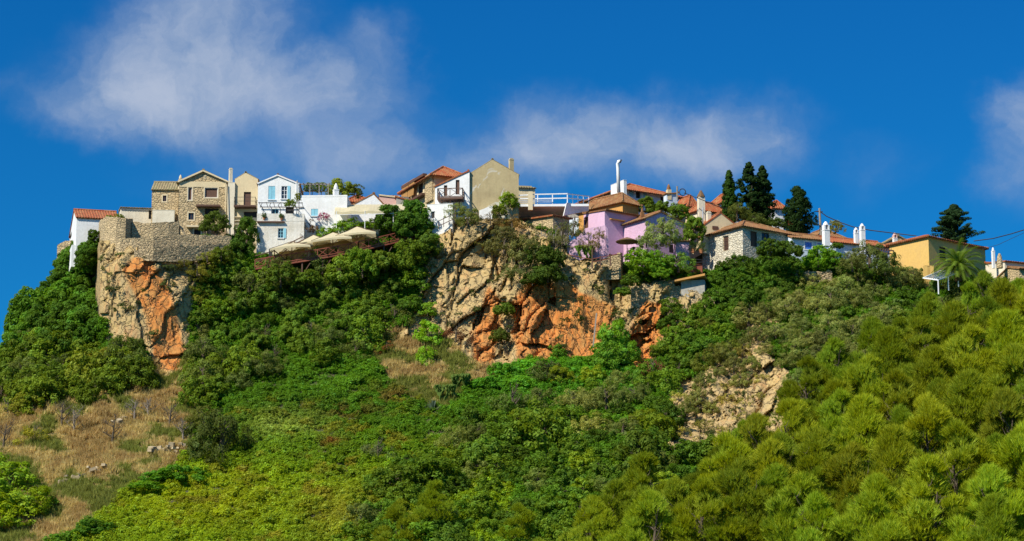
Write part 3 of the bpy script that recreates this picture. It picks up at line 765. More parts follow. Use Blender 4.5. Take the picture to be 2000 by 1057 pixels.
    def gable(s, axis='a', rise=1.2, over=.25, mat='tile', pk=.5, vo=.12, skirt=0):
        z = s.z1; L, D = s.L, s.D; mb = MB(); o = over
        if axis == 'a':     # ridge parallel to the front
            r = D * pk; k1 = rise / r; k2 = rise / (D - r)
            slope(mb, s.P(-vo, -o, z - k1 * o), s.P(L + vo, -o, z - k1 * o), s.P(-vo, r, z + rise), s.P(L + vo, r, z + rise))
            slope(mb, s.P(L + vo, D + o, z - k2 * o), s.P(-vo, D + o, z - k2 * o), s.P(L + vo, r, z + rise), s.P(-vo, r, z + rise))
            tri = [(s.P(x, 0, z), s.P(x, r, z + rise - .06), s.P(x, D, z)) for x in (0, L)]
        else:
            r = L * pk; k1 = rise / r; k2 = rise / (L - r)
            slope(mb, s.P(-o, D + vo, z - k1 * o), s.P(-o, -vo, z - k1 * o), s.P(r, D + vo, z + rise), s.P(r, -vo, z + rise))
            slope(mb, s.P(L + o, -vo, z - k2 * o), s.P(L + o, D + vo, z - k2 * o), s.P(r, -vo, z + rise), s.P(r, D + vo, z + rise))
            tri = [(s.P(0, y, z), s.P(r, y, z + rise - .06), s.P(L, y, z)) for y in (0, D)]
        s.walls(tri); s.roof = mb.build('roof', mat, s.root); return s.roof
    def hip(s, rise=1.2, over=.35, mat='tile', ridge_frac=None):
        z = s.z1 ; L, D = s.L, s.D; o = over; mb = MB()
        if L >= D: h = D / 2; R0, R1 = (h, h), (L - h, h)
        else: h = L / 2; R0, R1 = (h, h), (h, D - h)
        k = rise / h; ze = z - k * o
        c = [s.P(-o, -o, ze), s.P(L + o, -o, ze), s.P(L + o, D + o, ze), s.P(-o, D + o, ze)]
        a = s.P(R0[0], R0[1], z + rise); b = s.P(R1[0], R1[1], z + rise)
        if L >= D:
            slope(mb, c[0], c[1], a, b); slope(mb, c[2], c[3], b, a); slope(mb, c[1], c[2], b, b); slope(mb, c[3], c[0], a, a)
            for p, q_ in ((c[0], a), (c[3], a), (c[1], b), (c[2], b)): hipline(mb, p, q_)
        else:
            slope(mb, c[0], c[1], a, a); slope(mb, c[2], c[3], b, b); slope(mb, c[1], c[2], a, b); slope(mb, c[3], c[0], b, a)
            for p, q_ in ((c[0], a), (c[1], a), (c[2], b), (c[3], b)): hipline(mb, p, q_)
        s.walls(); s.roof = mb.build('roof', mat, s.root); return s.roof
    def shed(s, dz, along='b', over=.25, mat='tile', vo=.12):
        """one slope: rises by dz from front to back ('b') or from left to right ('a')"""
        z = s.z1; L, D = s.L, s.D; mb = MB()
        if along == 'b':
            k = dz / D; slope(mb, s.P(-vo, -over, z - k * over), s.P(L + vo, -over, z - k * over), s.P(-vo, D, z + dz), s.P(L + vo, D, z + dz))
            tri = [(s.P(x, 0, z), s.P(x, D, z), s.P(x, D, z + dz - .05)) for x in (0, L)] + [(s.P(0, D, z), s.P(L, D, z), s.P(L, D, z + dz - .05), s.P(0, D, z + dz - .05))]
        else:
            k = dz / L; slope(mb, s.P(-over, D + vo, z - k * over), s.P(-over, -vo, z - k * over), s.P(L + .05, D + vo, z + dz), s.P(L + .05, -vo, z + dz))
            tri = [(s.P(0, y, z), s.P(L, y, z), s.P(L, y, z + dz - .05)) for y in (0, D)] + [(s.P(L, 0, z), s.P(L, D, z), s.P(L, D, z + dz - .05), s.P(L, 0, z + dz - .05))]
        s.walls(tri); s.roof = mb.build('roof', mat, s.root); return s.roof
    def flat(s, par=.25, mat=None, th=.22):
        s.walls(); mb = MB(); z = s.z1; L, D = s.L, s.D
        for (a0, a1, b0, b1) in ((-.02, L + .02, -.02, th), (-.02, L + .02, D - th, D + .02), (-.02, th, th, D - th), (L - th, L + .02, th, D - th)):
            mb.box8([s.P(a0, b0, z), s.P(a1, b0, z), s.P(a1, b1, z), s.P(a0, b1, z), s.P(a0, b0, z + par), s.P(a1, b0, z + par), s.P(a1, b1, z + par), s.P(a0, b1, z + par)])
        s.roof = mb.build('parapet', mat or s.wm, s.root); return s.roof
    def box(s, name, mat, a0, a1, b0, b1, z0, z1, parent=None):
        mb = MB().box8([s.P(a0, b0, z0), s.P(a1, b0, z0), s.P(a1, b1, z0), s.P(a0, b1, z0), s.P(a0, b0, z1), s.P(a1, b0, z1), s.P(a1, b1, z1), s.P(a0, b1, z1)])
        return mb.build(name, mat, parent or s.root)
def chimney(parent, u0, u1, vt, vb, Y, mat='white', cap='white', style='flat', extra=.8):
    """a square stack whose front face spans the given picture box at distance Y, standing on parent"""
    p = at(u0, vb, Y); q = at(u1, vb, Y); zt = at(u0, vt, Y).z; x0, x1 = p.x, q.x; w_ = x1 - x0; zb = p.z - extra; cx = (x0 + x1) / 2
    yaw = .35; c = Vector((cx, Y + w_ / 2, 0)); h = w_ * .37
    ax = Vector((math.cos(yaw), math.sin(yaw), 0)) * h; ay = Vector((-math.sin(yaw), math.cos(yaw), 0)) * h
    mb = MB(); zz = zt
    if style != 'flat': zz = zt - w_ * 1.0
    mb.obox((cx, Y + w_ / 2, (zb + zz) / 2), ax, ay, (0, 0, (zz - zb) / 2))
    if mat == 'white' or style == 'flat': mb.obox((cx, Y + w_ / 2, zz - .02), ax * 1.1, ay * 1.1, (0, 0, .05))
    o = mb.build('chimney', mat, parent); k = MB(); b = Vector((cx, Y + w_ / 2, zz + .04))
    if style == 'cone':
        k.lathe(b, [(h * .95, 0), (h * .9, w_ * .35), (h * .6, w_ * .7), (h * .15, w_ * 1.0)], 8)
    elif style == 'arch':
        for sx in (-1, 1):
            k.obox(b + ax * .75 * sx + Vector((0, 0, w_ * .3)), ax * .25, ay * .9, (0, 0, w_ * .3))
        k.lathe(b + Vector((0, 0, w_ * .6)), [(h * 1.0, 0), (h * .8, w_ * .2), (h * .4, w_ * .42), (.03, w_ * .5)], 8)
    elif style == 'dark':
        k.lathe(b, [(h * .7, 0), (h * .75, w_ * .3), (h * .45, w_ * .75), (h * .1, w_ * 1.05)], 7)
    else: k.obox(b + Vector((0, 0, .06)), ax * .8, ay * .8, (0, 0, .06))
    k.build('chimney_cap', cap, o); return o
def pbox(mb, u0, u1, v0, v1, Y, d=.3):
    a = at(u0, v1, Y); b = at(u1, v1, Y); zt = at(u0, v0, Y).z
    return mb.box8([(a.x, Y, a.z), (b.x, Y, a.z), (b.x, Y + d, a.z), (a.x, Y + d, a.z), (a.x, Y, zt), (b.x, Y, zt), (b.x, Y + d, zt), (a.x, Y + d, zt)])
def single(name, mb, mat, label, cat, group=None, smooth=False, loc=None):
    loc = loc or mb.v[0]; o = mb.build(name, mat, None, loc, smooth); return tag(o, label, cat, group)
def rough_wall(name, pts, vb, mat, label, cat='stone wall', th=.5, top=.12, seed=1, step=.35, group=None, bulge=.015, smooth=False):
    """wall following picture points (u, v_top, Y) down to v_bottom vb (list or number), with an uneven top"""
    r = random.Random(seed); P = []; mb = MB()
    for i in range(len(pts) - 1):
        (u0, v0, Y0), (u1, v1, Y1) = pts[i], pts[i + 1]
        b0 = vb[i] if hasattr(vb, '__len__') else vb; b1 = vb[i + 1] if hasattr(vb, '__len__') else vb
        A, B = at(u0, v0, Y0), at(u1, v1, Y1); a, b = at(u0, b0, Y0), at(u1, b1, Y1); n = max(1, int((B - A).length / step))
        for k in range(n + (i == len(pts) - 2)):
            t = k / n; T = A.lerp(B, t); Bo = a.lerp(b, t); P.append((T.x, T.y, Bo.z, T.z + r.uniform(-top, top)))
    nz = 8; vs = []; n = len(P)
    d = [Vector((P[min(i + 1, n - 1)][0] - P[max(i - 1, 0)][0], P[min(i + 1, n - 1)][1] - P[max(i - 1, 0)][1])).normalized() for i in range(n)]
    for i, (x, y, zb, zt) in enumerate(P):
        nx, ny = d[i].y, -d[i].x
        for j in range(nz + 1):
            z = zb + (zt - zb) * j / nz; o = r.uniform(-bulge, bulge) * .3 if 0 < j else 0; vs.append((x + nx * o, y + ny * o, z))
        for j in range(nz + 1):
            z = zt + (zb - zt) * j / nz; vs.append((x - nx * th, y - ny * th, z))
    m = 2 * (nz + 1); fs = []
    for i in range(n - 1):
        for j in range(m - 1): fs.append((i * m + j, (i + 1) * m + j, (i + 1) * m + j + 1, i * m + j + 1))
    fs.append(tuple(range(m))[::-1]); fs.append(tuple((n - 1) * m + j for j in range(m)))
    mb.add(vs, fs); return single(name, mb, mat, label, cat, group)
def railing(parent, pts, mat='wood', h=1.0, post=1.1, rails=(1.0, .5), cross=False, w_=.06, name='railing', base=0.0):
    """pts world points along the foot of the railing"""
    mb = MB(); pts = [Vector(p) for p in pts]
    for a, b in zip(pts[:-1], pts[1:]):
        n = max(1, round((b - a).length / post))
        for k in range(n + 1):
            p = a.lerp(b, k / n); mb.bar(p + Vector((0, 0, base)), p + Vector((0, 0, h)), w_)
        for rr in rails: mb.bar(a + Vector((0, 0, h * rr)), b + Vector((0, 0, h * rr)), w_)
        if cross:
            for k in range(n):
                p = a.lerp(b, k / n); q_ = a.lerp(b, (k + 1) / n)
                mb.bar(p + Vector((0, 0, .08)), q_ + Vector((0, 0, h)), w_ * .6); mb.bar(q_ + Vector((0, 0, .08)), p + Vector((0, 0, h)), w_ * .6)
    return mb.build(name, mat, parent)
# ------------------------------------------------------------------ the village, from the left
# far left white house
H = House('small white house with red tile roof at the left end of the village', 150, 232, 424, 480, 291, 14, ul=136, wall='white', zx=2.5)
H.win(136, 140, 447, 466, 'left', frame='wood', mull=False)
H.gable('a', 1.9, .18, 'tile', .42, .1)
H.box('battered_base', 'white', -.45, 0.0, .1, H.D - .3, H.z0, H.z0 + 2.6)
# cream house behind the bastion
H = House('low cream house with grey tiled roof beside the big stone house', 236, 299, 405, 437, 296, 10, ul=228, wall='pale')
H.door(290.5, 296.5, 411, 428, panel='dark'); H.gable('a', 1.6, .2, 'gtile', .45, .1)
H.box('cornice', 'white', 0, H.L, -.08, -.004, H.z1 - .25, H.z1 - .06)
# stone house: tall gabled part
H = House('tall stone house with pedimented gable and plank shutters on the left cliff', 350, 444, 354, 462, 293, 2, 8, wall='stone')
pkz = H.zf(397, 333)
H.win(367.5, 375, 366, 391, panel='wood', surround='trim'); H.win(400, 425, 367, 386, panel='wood', surround='trim')
H.win(400, 427, 407, 428, panel='dark', frame='wood'); H.win(368, 378.5, 416, 429.5, surround='trim', frame='wood'); H.win(379, 392, 448, 459.5, panel='dark', surround='trim', frame='wood')
H.door(404, 426, 438, 460, panel='dark')
H.gable('b', pkz - H.z1, .3, 'gtile', .5, .22)
f = H.front
def fband(H, face, u0, u1, v0, v1, name, mat, o0=-.0, o1=.05, parent=None):
    f = getattr(H, face); um = (u0 + u1) / 2; vm = (v0 + v1) / 2
    mb = MB(); f.slab(mb, f.px(u0, vm)[0], f.px(u1, vm)[0], f.px(um, v1)[1], f.px(um, v0)[1], o0, o1); return mb.build(name, mat, parent or H.root)
fband(H, 'front', 351, 443, 355, 365.5, 'plaster_band', 'cream', .0, .04)
mb = MB()
for (p, q_) in (((348, 356), (397, 334.5)), ((397, 334.5), (446, 356))):
    a = f.P(*f.px(*p), .16); b = f.P(*f.px(*q_), .16); mb.bar(a, b, .3, .16)
mb.build('pediment_moulding', 'trim', H.root)
fband(H, 'front', 398, 403, 342.5, 349.5, 'gable_vent', 'trim', .0, .05); fband(H, 'front', 399.8, 401.3, 344, 348, 'vent_opening', 'dark', .05, .07)
fband(H, 'front', 384, 431, 402.5, 406, 'canopy', 'wood', .0, .8); fband(H, 'front', 365, 393, 442, 445.5, 'canopy', 'trim', .0, .6)
mb = MB(); mb.tube([f.P(*f.px(440.5, 358), .1), f.P(*f.px(440.5, 458), .1)], .06, 6); mb.build('downpipe', 'trim', H.root)
chimney(H.root, 347.5, 356, 341, 356, 293.5, 'trim', 'trim', 'cone')
H = House('lower stone wing with small framed window and lichen-covered roof', 297, 349, 370, 462, 294, 2, 6, wall='stone')
H.win(318, 325, 382, 393.5, surround='trim', frame='wood'); H.gable('a', 1.5, .15, 'gtile', .45, .1)
H = House('pale plastered lean-to below the lower stone wing', 298, 341, 411, 434, 292.6, 2, 1.3, wall='pale', name='lean_to', cat='lean-to'); H.flat(.06)
# cream house with the balcony
H = House('narrow cream gabled house with iron balcony and brown door', 459, 504, 350, 470, 292.5, 0, 8, wall='cream')
H.door(476, 490, 375, 404, panel='wood'); H.win(476, 503, 413.5, 425, panel='dark', frame='wood')
H.gable('b', H.zf(479, 337) - H.z1, .02, 'gtile', .46, -.05)
H.box('balcony_slab', 'wood', .05, H.L - .1, -1.2, -.01, H.zf(480, 408), H.zf(480, 405))
zb = H.zf(480, 405)
railing(H.root, [H.P(.1, -.05, zb), H.P(.1, -1.15, zb), H.P(H.L - .15, -1.15, zb), H.P(H.L - .15, -.05, zb)], 'metal', .95, 1.2, (1.0, .5), w_=.04)
f = H.front; mb = MB()
for vv in (424, 431, 438, 447): f.slab(mb, -.6, .9, f.px(465, vv + 1.2)[1], f.px(465, vv)[1], .0, .25)
mb.build('ledge', 'trim', H.root)
H = House('tall cream chimney buttress between the stone house and balcony house', 445.5, 459, 357, 475, 292.2, 0, 1.2, wall='pale', name='chimney_buttress', cat='chimney'); H.flat(.05)
chimney(H.root, 445.5, 454, 330, 357, 292.4, 'pale', 'trim', 'flat', 0.0)
mb = MB(); mb.tube([at(443, 360, 292), at(444.5, 420, 292), at(446, 470, 292)], .06, 6); mb.build('downpipe', 'trim', H.root)
# white house with pale blue shutters
H = House('white gabled house with pale blue shutters above a walled terrace', 504, 584, 358, 425, 291, 1, 8, wall='white')
H.win(524, 537.5, 363.5, 390, shut=('lblue', 'c'), mull=False, sill='wpaint'); H.win(549.5, 561, 363.5, 388.5, shut=('lblue', 'r'), sill='wpaint')
H.win(531, 544, 408, 421, frame='lblue'); H.win(558, 574, 405, 421, panel='dark', frame='wood')
H.gable('b', H.zf(542, 341.5) - H.z1, .12, 'otile', .48, .04)
f = H.front; mb = MB()
for (p, q_) in (((503, 359), (542, 342.5)), ((542, 342.5), (585, 360))):
    mb.bar(f.P(*f.px(*p), .06), f.P(*f.px(*q_), .06), .16, .14)
mb.build('gable_coping', 'wpaint', H.root)
chimney(H.root, 577, 583, 352, 362, 290.5, 'white', 'concrete', 'dark')
H = House('rough white lower storey with one blue-framed window carrying the terrace', 502, 594, 432, 500, 288.6, 1, 2.4, wall='rwhite', name='lower_storey', cat='house')
H.win(543, 553.5, 446, 465, frame='lblue', shut=('lblue', 'r'), sill='wpaint'); H.flat(.9)
fband(H, 'front', 502.5, 556, 433, 435.5, 'ledge', 'wood', 0, .3)
f = H.front; mb = MB()
zt = f.px(540, 396)[1]; z_ = H.z1 + .9
for uu in (510, 527, 544, 576):
    s_ = f.px(uu, 420)[0]; mb.tube([f.P(s_ + .15, z_ - .2, -.1), f.P(s_ + .25, z_ + .5, -.1), f.P(s_ - .05, zt - .3, -.1), f.P(s_ + .1, zt, -.1)], .045, 5)
mb.bar(f.P(.1, zt, -.1), f.P(H.L - .2, zt, -.1), .08); mb.bar(f.P(.1, zt, -2.2), f.P(H.L - .2, zt, -2.2), .08)
for k in range(7): x = .2 + k * (H.L - .5) / 6; mb.bar(f.P(x, zt + .06, 0), f.P(x, zt + .06, -2.3), .05)
single('pergola', mb, 'metal', 'thin iron pergola over the white terrace with blue shutters', 'pergola')
for k, (uu, vv, lab) in enumerate(((516, 425, 'small terracotta pot at the left end of the white terrace'), (550, 426, 'terracotta pot with a plant in the middle of the white terrace'))):
    mb = MB(); mb.lathe(at(uu, vv + 4, 288.6), [(.13, 0), (.2, .35), (.22, .36), (.18, .38)], 8); e = empty('flower_pot', at(uu, vv + 4, 288.6), lab, 'pot', 'pots on the white terrace'); mb.build('pot', 'terra', e)
    o = raw('plant', CR['bush'][k], e, (.06, .13, .02)); o.scale = (.16, .16, .2); o.location = (0, 0, .3)
# white flat-roofed block
H = House('long white flat-roofed house with pale blue window and roof pergola', 585, 678, 385, 455, 291, -2, 7, wall='white')
H.win(607.5, 621, 408, 422, frame='lblue', shut=('lblue', 'c'), mull=False, sill='wpaint'); H.flat(.2)
chimney(H.root, 649, 662, 357, 384, 291.6, 'white', 'white', 'cone')
mb = MB(); Y0 = 292.5
zt = at(600, 360, Y0).z; zb = at(600, 384, Y0).z
for uu in (587, 605, 623, 641):
    for yy in (Y0, Y0 + 3.5): p = at(uu, 384, Y0); mb.bar((p.x, yy, zb), (p.x, yy, zt), .09)
xa, xb = at(585, 384, Y0).x, at(643, 384, Y0).x
for yy in (Y0, Y0 + 3.5): mb.bar((xa, yy, zt), (xb, yy, zt), .12)
for k in range(9): x = xa + (xb - xa) * k / 8; mb.bar((x, Y0 - .3, zt + .1), (x, Y0 + 3.9, zt + .1), .07)
single('roof_pergola', mb, 'greywood', 'wooden pergola with climbing greenery on the white flat roof', 'pergola')
rough_wall('white_retaining_wall', [(583, 450, 289), (592, 472, 287.8), (603, 494, 287)], [510, 510, 510], 'concrete', 'grey end wall beside the rough white lower storey', 'wall', .3, .02, 3)
# pale gable, pink house and red roof behind the awning
H = House('white shed gable behind the long cream awning', 686, 752, 401, 425, 296, 2, 5, wall='white'); H.gable('b', H.zf(731, 378) - H.z1, .05, 'otile', .66, .04)
H = House('small house with red hipped roof just left of the white shed gable', 676, 728, 392, 420, 301, 12, 5, wall='pink'); H.hip(1.1, .3, 'tile')
H = House('pale pink house with sloping top beside the timber veranda', 741, 778, 381, 420, 299, 4, 5, wall='pink'); H.shed(-.25, 'a', .05, 'trim')
H = House('low grey house with red tile edge between pink house and veranda', 774, 800, 384, 420, 298, 4, 4, wall='concrete'); H.shed(-.45, 'a', .1, 'tile')
# long cream awning
aw = empty('awning', at(655, 412, 291), 'long cream canvas awning stretched below the pink house', 'awning')
mb = MB(); L0, L1 = at(654, 413, 288.4), at(822, 409, 288.4); B0, B1 = at(655, 400, 292.5), at(822, 399, 292.5); n = 28
top = []
for i in range(n + 1):
    t = i / n; a = L0.lerp(L1, t); b = B0.lerp(B1, t); sag = -.12 * math.sin(t * math.pi * 5) ** 2
    top.append((a + Vector((0, 0, sag)), b, a + Vector((0, 0, sag - .38 + .07 * (i % 2)))))
for i in range(n):
    mb.quad(top[i][0], top[i + 1][0], top[i + 1][1], top[i][1]); mb.quad(top[i][2], top[i + 1][2], top[i + 1][0], top[i][0])
mb.build('canopy', 'canvas', aw); mb = MB()
for t in (0.02, .35, .68, .98): p = L0.lerp(L1, t); mb.bar(p + Vector((0, 0, -2.4)), p, .07)
mb.bar(L0 + Vector((0, 0, -.42)), L1 + Vector((0, 0, -.42)), .05); mb.build('frame', 'wpaint', aw)
rough_wall('terrace_wall', [(655, 438, 290.5), (700, 436, 290.5), (740, 432, 290.5)], 470, 'white', 'low white terrace wall under the cream awning', 'wall', .3, .03, 3)
# timber veranda house
H = House('house with orange canvas blinds, stone pier and wide red tile roof', 848, 908, 337, 395, 292.3, 24, ul=792, wall='cream', zx=1)
H.door(817, 826, 358, 378, 'left', panel='dark'); H.door(829, 833, 352, 388, 'left', panel='wood')
H.hip(1.3, .75, 'tile'); f = H.left
fband(H, 'left', 834, 847.5, 341, 394, 'stone_pier', 'stone', 0, .25)
fband(H, 'left', 791, 834, 352, 357, 'lintel_beam', 'wood', 0, .5)
for (ua, ub) in ((791.5, 803.5), (804.5, 815.5)):
    mb = MB(); n = 10; q0 = f.px(ua, 372)[0]; q1 = f.px(ub, 372)[0]; zt = f.px(803, 356)[1]; zb = f.px(803, 389)[1]
    for k in range(n):
        x0 = q0 + (q1 - q0) * k / n; x1 = q0 + (q1 - q0) * (k + 1) / n; o0 = .1 * (k % 2); o1 = .1 * ((k + 1) % 2)
        mb.quad(f.P(x0, zb, .55 + o0), f.P(x1, zb, .55 + o1), f.P(x1, zt, .35 + o1), f.P(x0, zt, .35 + o0)); mb.quad(f.P(x0, zb, .5 + o0), f.P(x1, zb, .5 + o1), f.P(x1, zt, .3 + o1), f.P(x0, zt, .3 + o0))
    mb.build('blind', 'curtain', H.root)
fband(H, 'left', 791, 834, 390, 394, 'veranda_floor', 'wood', 0, .7)
# white wall with sloping top and timber balcony
WB = House('white house with sloping red coping and timber corner balcony', 850, 917, 335, 432, 290.2, -6, 6, wall='white', zx=.5)
f = WB.front
zl = f.px(850, 365)[1]; zr = f.px(914, 334)[1]
for (u0, u1, v0, v1) in ((867, 873.5, 362, 383), (890, 897.5, 351.5, 380)):
    WB.door(u0, u1, v0, v1, panel='wood')
def sloped_walls(H, zl, zr):
    L, D = H.L, H.D; H.front.L = L
    mb = MB(); op = H.front.op; xs = sorted({0.0, L} | {x for o in op for x in o[:2]})
    zt = lambda x: zl + (zr - zl) * x / L
    for i in range(len(xs) - 1):
        a, b = xs[i], xs[i + 1]; cuts = [o for o in op if o[0] <= a + 1e-6 and o[1] >= b - 1e-6]; lo = H.z0
        for o in sorted(cuts, key=lambda o: o[2]):
            mb.quad(H.front.P(a, lo), H.front.P(b, lo), H.front.P(b, o[2]), H.front.P(a, o[2])); lo = o[3]
        mb.quad(H.front.P(a, lo), H.front.P(b, lo), H.front.P(b, zt(b)), H.front.P(a, zt(a)))
    for (a, b, c, d) in op:
        for (p, q_) in (((a, c), (a, d)), ((a, d), (b, d)), ((b, d), (b, c)), ((b, c), (a, c))): mb.quad(H.front.P(*p), H.front.P(*q_), H.front.P(q_[0], q_[1], -.16), H.front.P(p[0], p[1], -.16))
    mb.quad(H.P(0, 0, H.z0), H.P(0, D, H.z0), H.P(0, D, zl), H.P(0, 0, zl)); mb.quad(H.P(L, 0, H.z0), H.P(L, D, H.z0), H.P(L, D, zr), H.P(L, 0, zr))
    mb.quad(H.P(0, D, H.z0), H.P(L, D, H.z0), H.P(L, D, zr), H.P(0, D, zl)); mb.quad(H.P(0, 0, zl), H.P(L, 0, zr), H.P(L, D, zr), H.P(0, D, zl))
    H.wallo = mb.build('wall', H.wm, H.root)
    q = MB(); slope(q, H.P(-.1, H.D, zl + .02), H.P(-.1, -.1, zl + .02), H.P(L - .1, H.D, zr + .02), H.P(L - .1, -.1, zr + .02)); q.build('roof', 'tile', H.root)
sloped_walls(WB, zl, zr)
zb = f.px(880, 391)[1]; s0 = f.px(857, 390)[0]; s1 = f.px(907, 380)[0]
WB.box('balcony_deck', 'wood', s0, s1, -1.5, -.01, zb - .25, zb)
railing(WB.root, [WB.P(s0 + .05, -.05, zb), WB.P(s0 + .05, -1.45, zb), WB.P(s1 - .05, -1.45, zb), WB.P(s1 - .05, -.05, zb)], 'wood', 1.05, 1.5, (1.0, .08), True, .08)
mb = MB()
for k in range(3): x = s0 + .5 + k * (s1 - s0 - 1) / 2; MB().bar(WB.P(x, 0, zb - 1.3), WB.P(x, -1.3, zb - .25), .12).build('balcony_bracket', 'wood', WB.root)

H = House('white lower wall with small square window under the timber balcony', 834, 884, 400, 440, 288.8, -12, 3, wall='white', name='lower_wall', cat='wall')
H.win(841.5, 849.5, 413, 427, panel='dark', frame='wpaint'); H.flat(.03)
mb = MB(); p, q_ = at(856, 442, 287.6), at(888, 427, 287.6); mb.bar(p, q_, .07); mb.bar(p + Vector((0, 0, .6)), q_ + Vector((0, 0, .6)), .07)
for t in (0, .33, .66, 1): c = p.lerp(q_, t); mb.bar(c - Vector((0, 0, .4)), c + Vector((0, 0, .7)), .07)
single('stair_railing', mb, 'wood', 'brown stair railing climbing below the timber balcony', 'railing')
# beige gable house
H = House('large windowless beige gabled house with peeling white patches', 916.5, 1013, 340, 432, 290.1, 2, 9, wall='beige')
H.gable('b', H.zf(962, 311.5) - H.z1, .04, 'gtile', .47, -.03)
chimney(H.root, 993, 1004, 311, 335, 291, 'beige', 'beige', 'flat', 2.2)
H = House('small cream house peeping over the terrace right of the beige gable', 1012, 1045, 366, 400, 303, 10, 6, wall='cream'); H.gable('a', .8, .2, 'gtile', .5)
# white railed terrace
tr_ = empty('roof_terrace', at(963, 403, 290), 'wide terrace with white railings right of the beige gable', 'terrace')
Yt = 290.5
def wbar(mb, a, b, Y, w_=.09, Y2=None): mb.bar(at(*a, Y), at(*b, Y2 or Y), w_)
mb = MB()
wbar(mb, (963, 402), (1150, 401), Yt, .28); pbox(mb, 963, 1108, 398.5, 403, Yt + .1, 5.0)
mb.build('deck', 'wpaint', tr_)
mb = MB()
for (a, b) in (((963, 383.5), (1032, 381)), ((1040, 380), (1108, 378.5)), ((963, 389), (1032, 388)), ((1040, 388.5), (1108, 387))): wbar(mb, a, b, Yt, .12)
for uu in (963, 986, 1009, 1050, 1079, 1108): wbar(mb, (uu, 402), (uu, 380.5), Yt, .11)
wbar(mb, (1108, 378.5), (1152, 384), Yt, .11, Yt + 3); wbar(mb, (1108, 387), (1150, 391), Yt, .11, Yt + 3)
for t in (.25, .5, .75, 1): wbar(mb, (1108 + 42 * t, 398), (1108 + 42 * t, 378.5 + 5.5 * t), Yt + 3 * t, .09)
mb.build('railing', 'wpaint', tr_)
mb = MB(); pbox(mb, 1031.5, 1040.5, 374, 410, Yt - .3, .6); mb.build('pillar', 'trim', tr_)
mb = MB(); pbox(mb, 985, 1150, 399, 425, Yt + 5.2, .2); mb.build('back_wall', 'concrete', tr_)
mb = MB()
for (a, b) in (((1012, 392), (1078, 391)), ((1012, 395), (1078, 394.5))): wbar(mb, a, b, Yt - .25, .07)
mb.build('lower_rail', 'steel', tr_)
mb = MB(); A1, A2, A3, A4 = at(1101, 421, 289.8), at(1107, 396, 289.8), at(1150, 401, 293), at(1150, 412, 293)
for a, b, c, d in ((A1, A4, A3, A2),): mb.add([a, b, c, d] + [x + Vector((-.1, .35, 0)) for x in (a, b, c, d)], [(0, 1, 2, 3), (7, 6, 5, 4), (0, 3, 7, 4), (1, 5, 6, 2), (3, 2, 6, 7), (0, 4, 5, 1)])
single('wedge_wall', mb, 'white', 'white wedge-shaped wall under the corner of the railed terrace', 'wall')
mb = MB(); a, b, c = at(938, 408, 289.6), at(962, 402, 289.6), at(950, 397, 289.6)
rough_wall('white_coping_wall', [(936, 411, 289.5), (962, 401, 289.5)], [430, 430], 'white', 'short sloping white wall between the beige gable and terrace', 'wall', .4, .02, 4)
# stone hut
H = House('rough stone hut with red tile eave below the railed terrace', 1080, 1112, 421, 470, 287.6, 38, ul=1018, wall='stone', name='hut')
H.win(1053, 1060, 450, 466, 'left', panel='dark', frame='wpaint')
H.shed(.55, 'b', .3, 'tile', .3)
H.roof.name = 'roof'
# stake fence
fe = empty('stake_fence', at(1046, 480, 286.4), 'fence of pale upright stakes below the stone hut', 'fence'); mb = MB(); rr = random.Random(5)
for k in range(30):
    uu = 1046 + k * 2.6; vv = 484 - .25 * k; p = at(uu, vv, 286.4); h = rr.uniform(1.3, 1.9); mb.bar(p - Vector((0, 0, .5)), p + Vector((rr.uniform(-.06, .06), 0, h)), .07)
mb.build('stakes', 'greywood', fe); mb = MB()
for zz in (.4, 1.2): mb.bar(at(1044, 484, 286.5) + Vector((0, 0, zz)), at(1124, 477, 286.5) + Vector((0, 0, zz)), .06)
mb.build('fence_rail', 'greywood', fe)
# top house with the red roof
H = House('hilltop white house with broad red hipped roof and dark veranda', 1213, 1316, 367, 400, 299, 31, ul=1112, wall='bluewhite')
H.win(1229, 1238, 369, 384, shut=('lblue', 'c')); H.win(1242, 1252, 371, 388, panel='dark', frame='wpaint'); H.win(1256, 1264, 373, 387, frame='lblue', shut=('lblue', 'c')); H.win(1290, 1302, 383, 394, panel='dark', frame='wpaint')
H.win(1128, 1141, 381, 392, 'left', panel='dark', frame='wood', mull=False); H.win(1160, 1172, 377, 390, 'left', panel='dark', frame='wood', mull=False)
H.hip(1.7, .75, 'tile')
f = H.left; mb = MB()
for uu in (1105, 1135, 1166, 1190): s_ = f.px(uu, 380)[0]; MB().bar(f.P(s_, H.z0, .9), f.P(s_, H.z1 - .3, .9), .09).build('veranda_post', 'wood', H.root)
H = House('white rendered block at the corner of the hilltop house', 1218, 1224, 352, 395, 295, 28, ul=1193, wall='white', name='annex', cat='annex'); H.flat(.05)
vp = empty('vent_pipe', at(1208, 374, 293), 'tall white vent pipe with hooked top above the red roof', 'vent pipe')
mb = MB(); b0 = at(1208.5, 376, 293)
pts = [b0, at(1207, 330, 293), at(1206.5, 320, 293), at(1208, 315.5, 293), at(1211.5, 314.5, 293)]; mb.tube(pts, [.22, .2, .2, .2, .18], 10); mb.build('pipe', 'wpaint', vp, smooth=True)
mb = MB(); mb.tube([at(1211.3, 314.5, 292.98), at(1213.6, 315.6, 292.98)], [.2, .23], 10); mb.build('cowl', 'metal', vp)
H = House('narrow white block with small cream chimney at the right of the hilltop house', 1302, 1323, 378, 398, 296, 24, ul=1296, wall='bluewhite', name='annex', cat='annex'); H.shed(.2, 'a', .1, 'otile')
chimney(H.root, 1301, 1312, 359, 377, 296, 'cream', 'otile', 'cone')
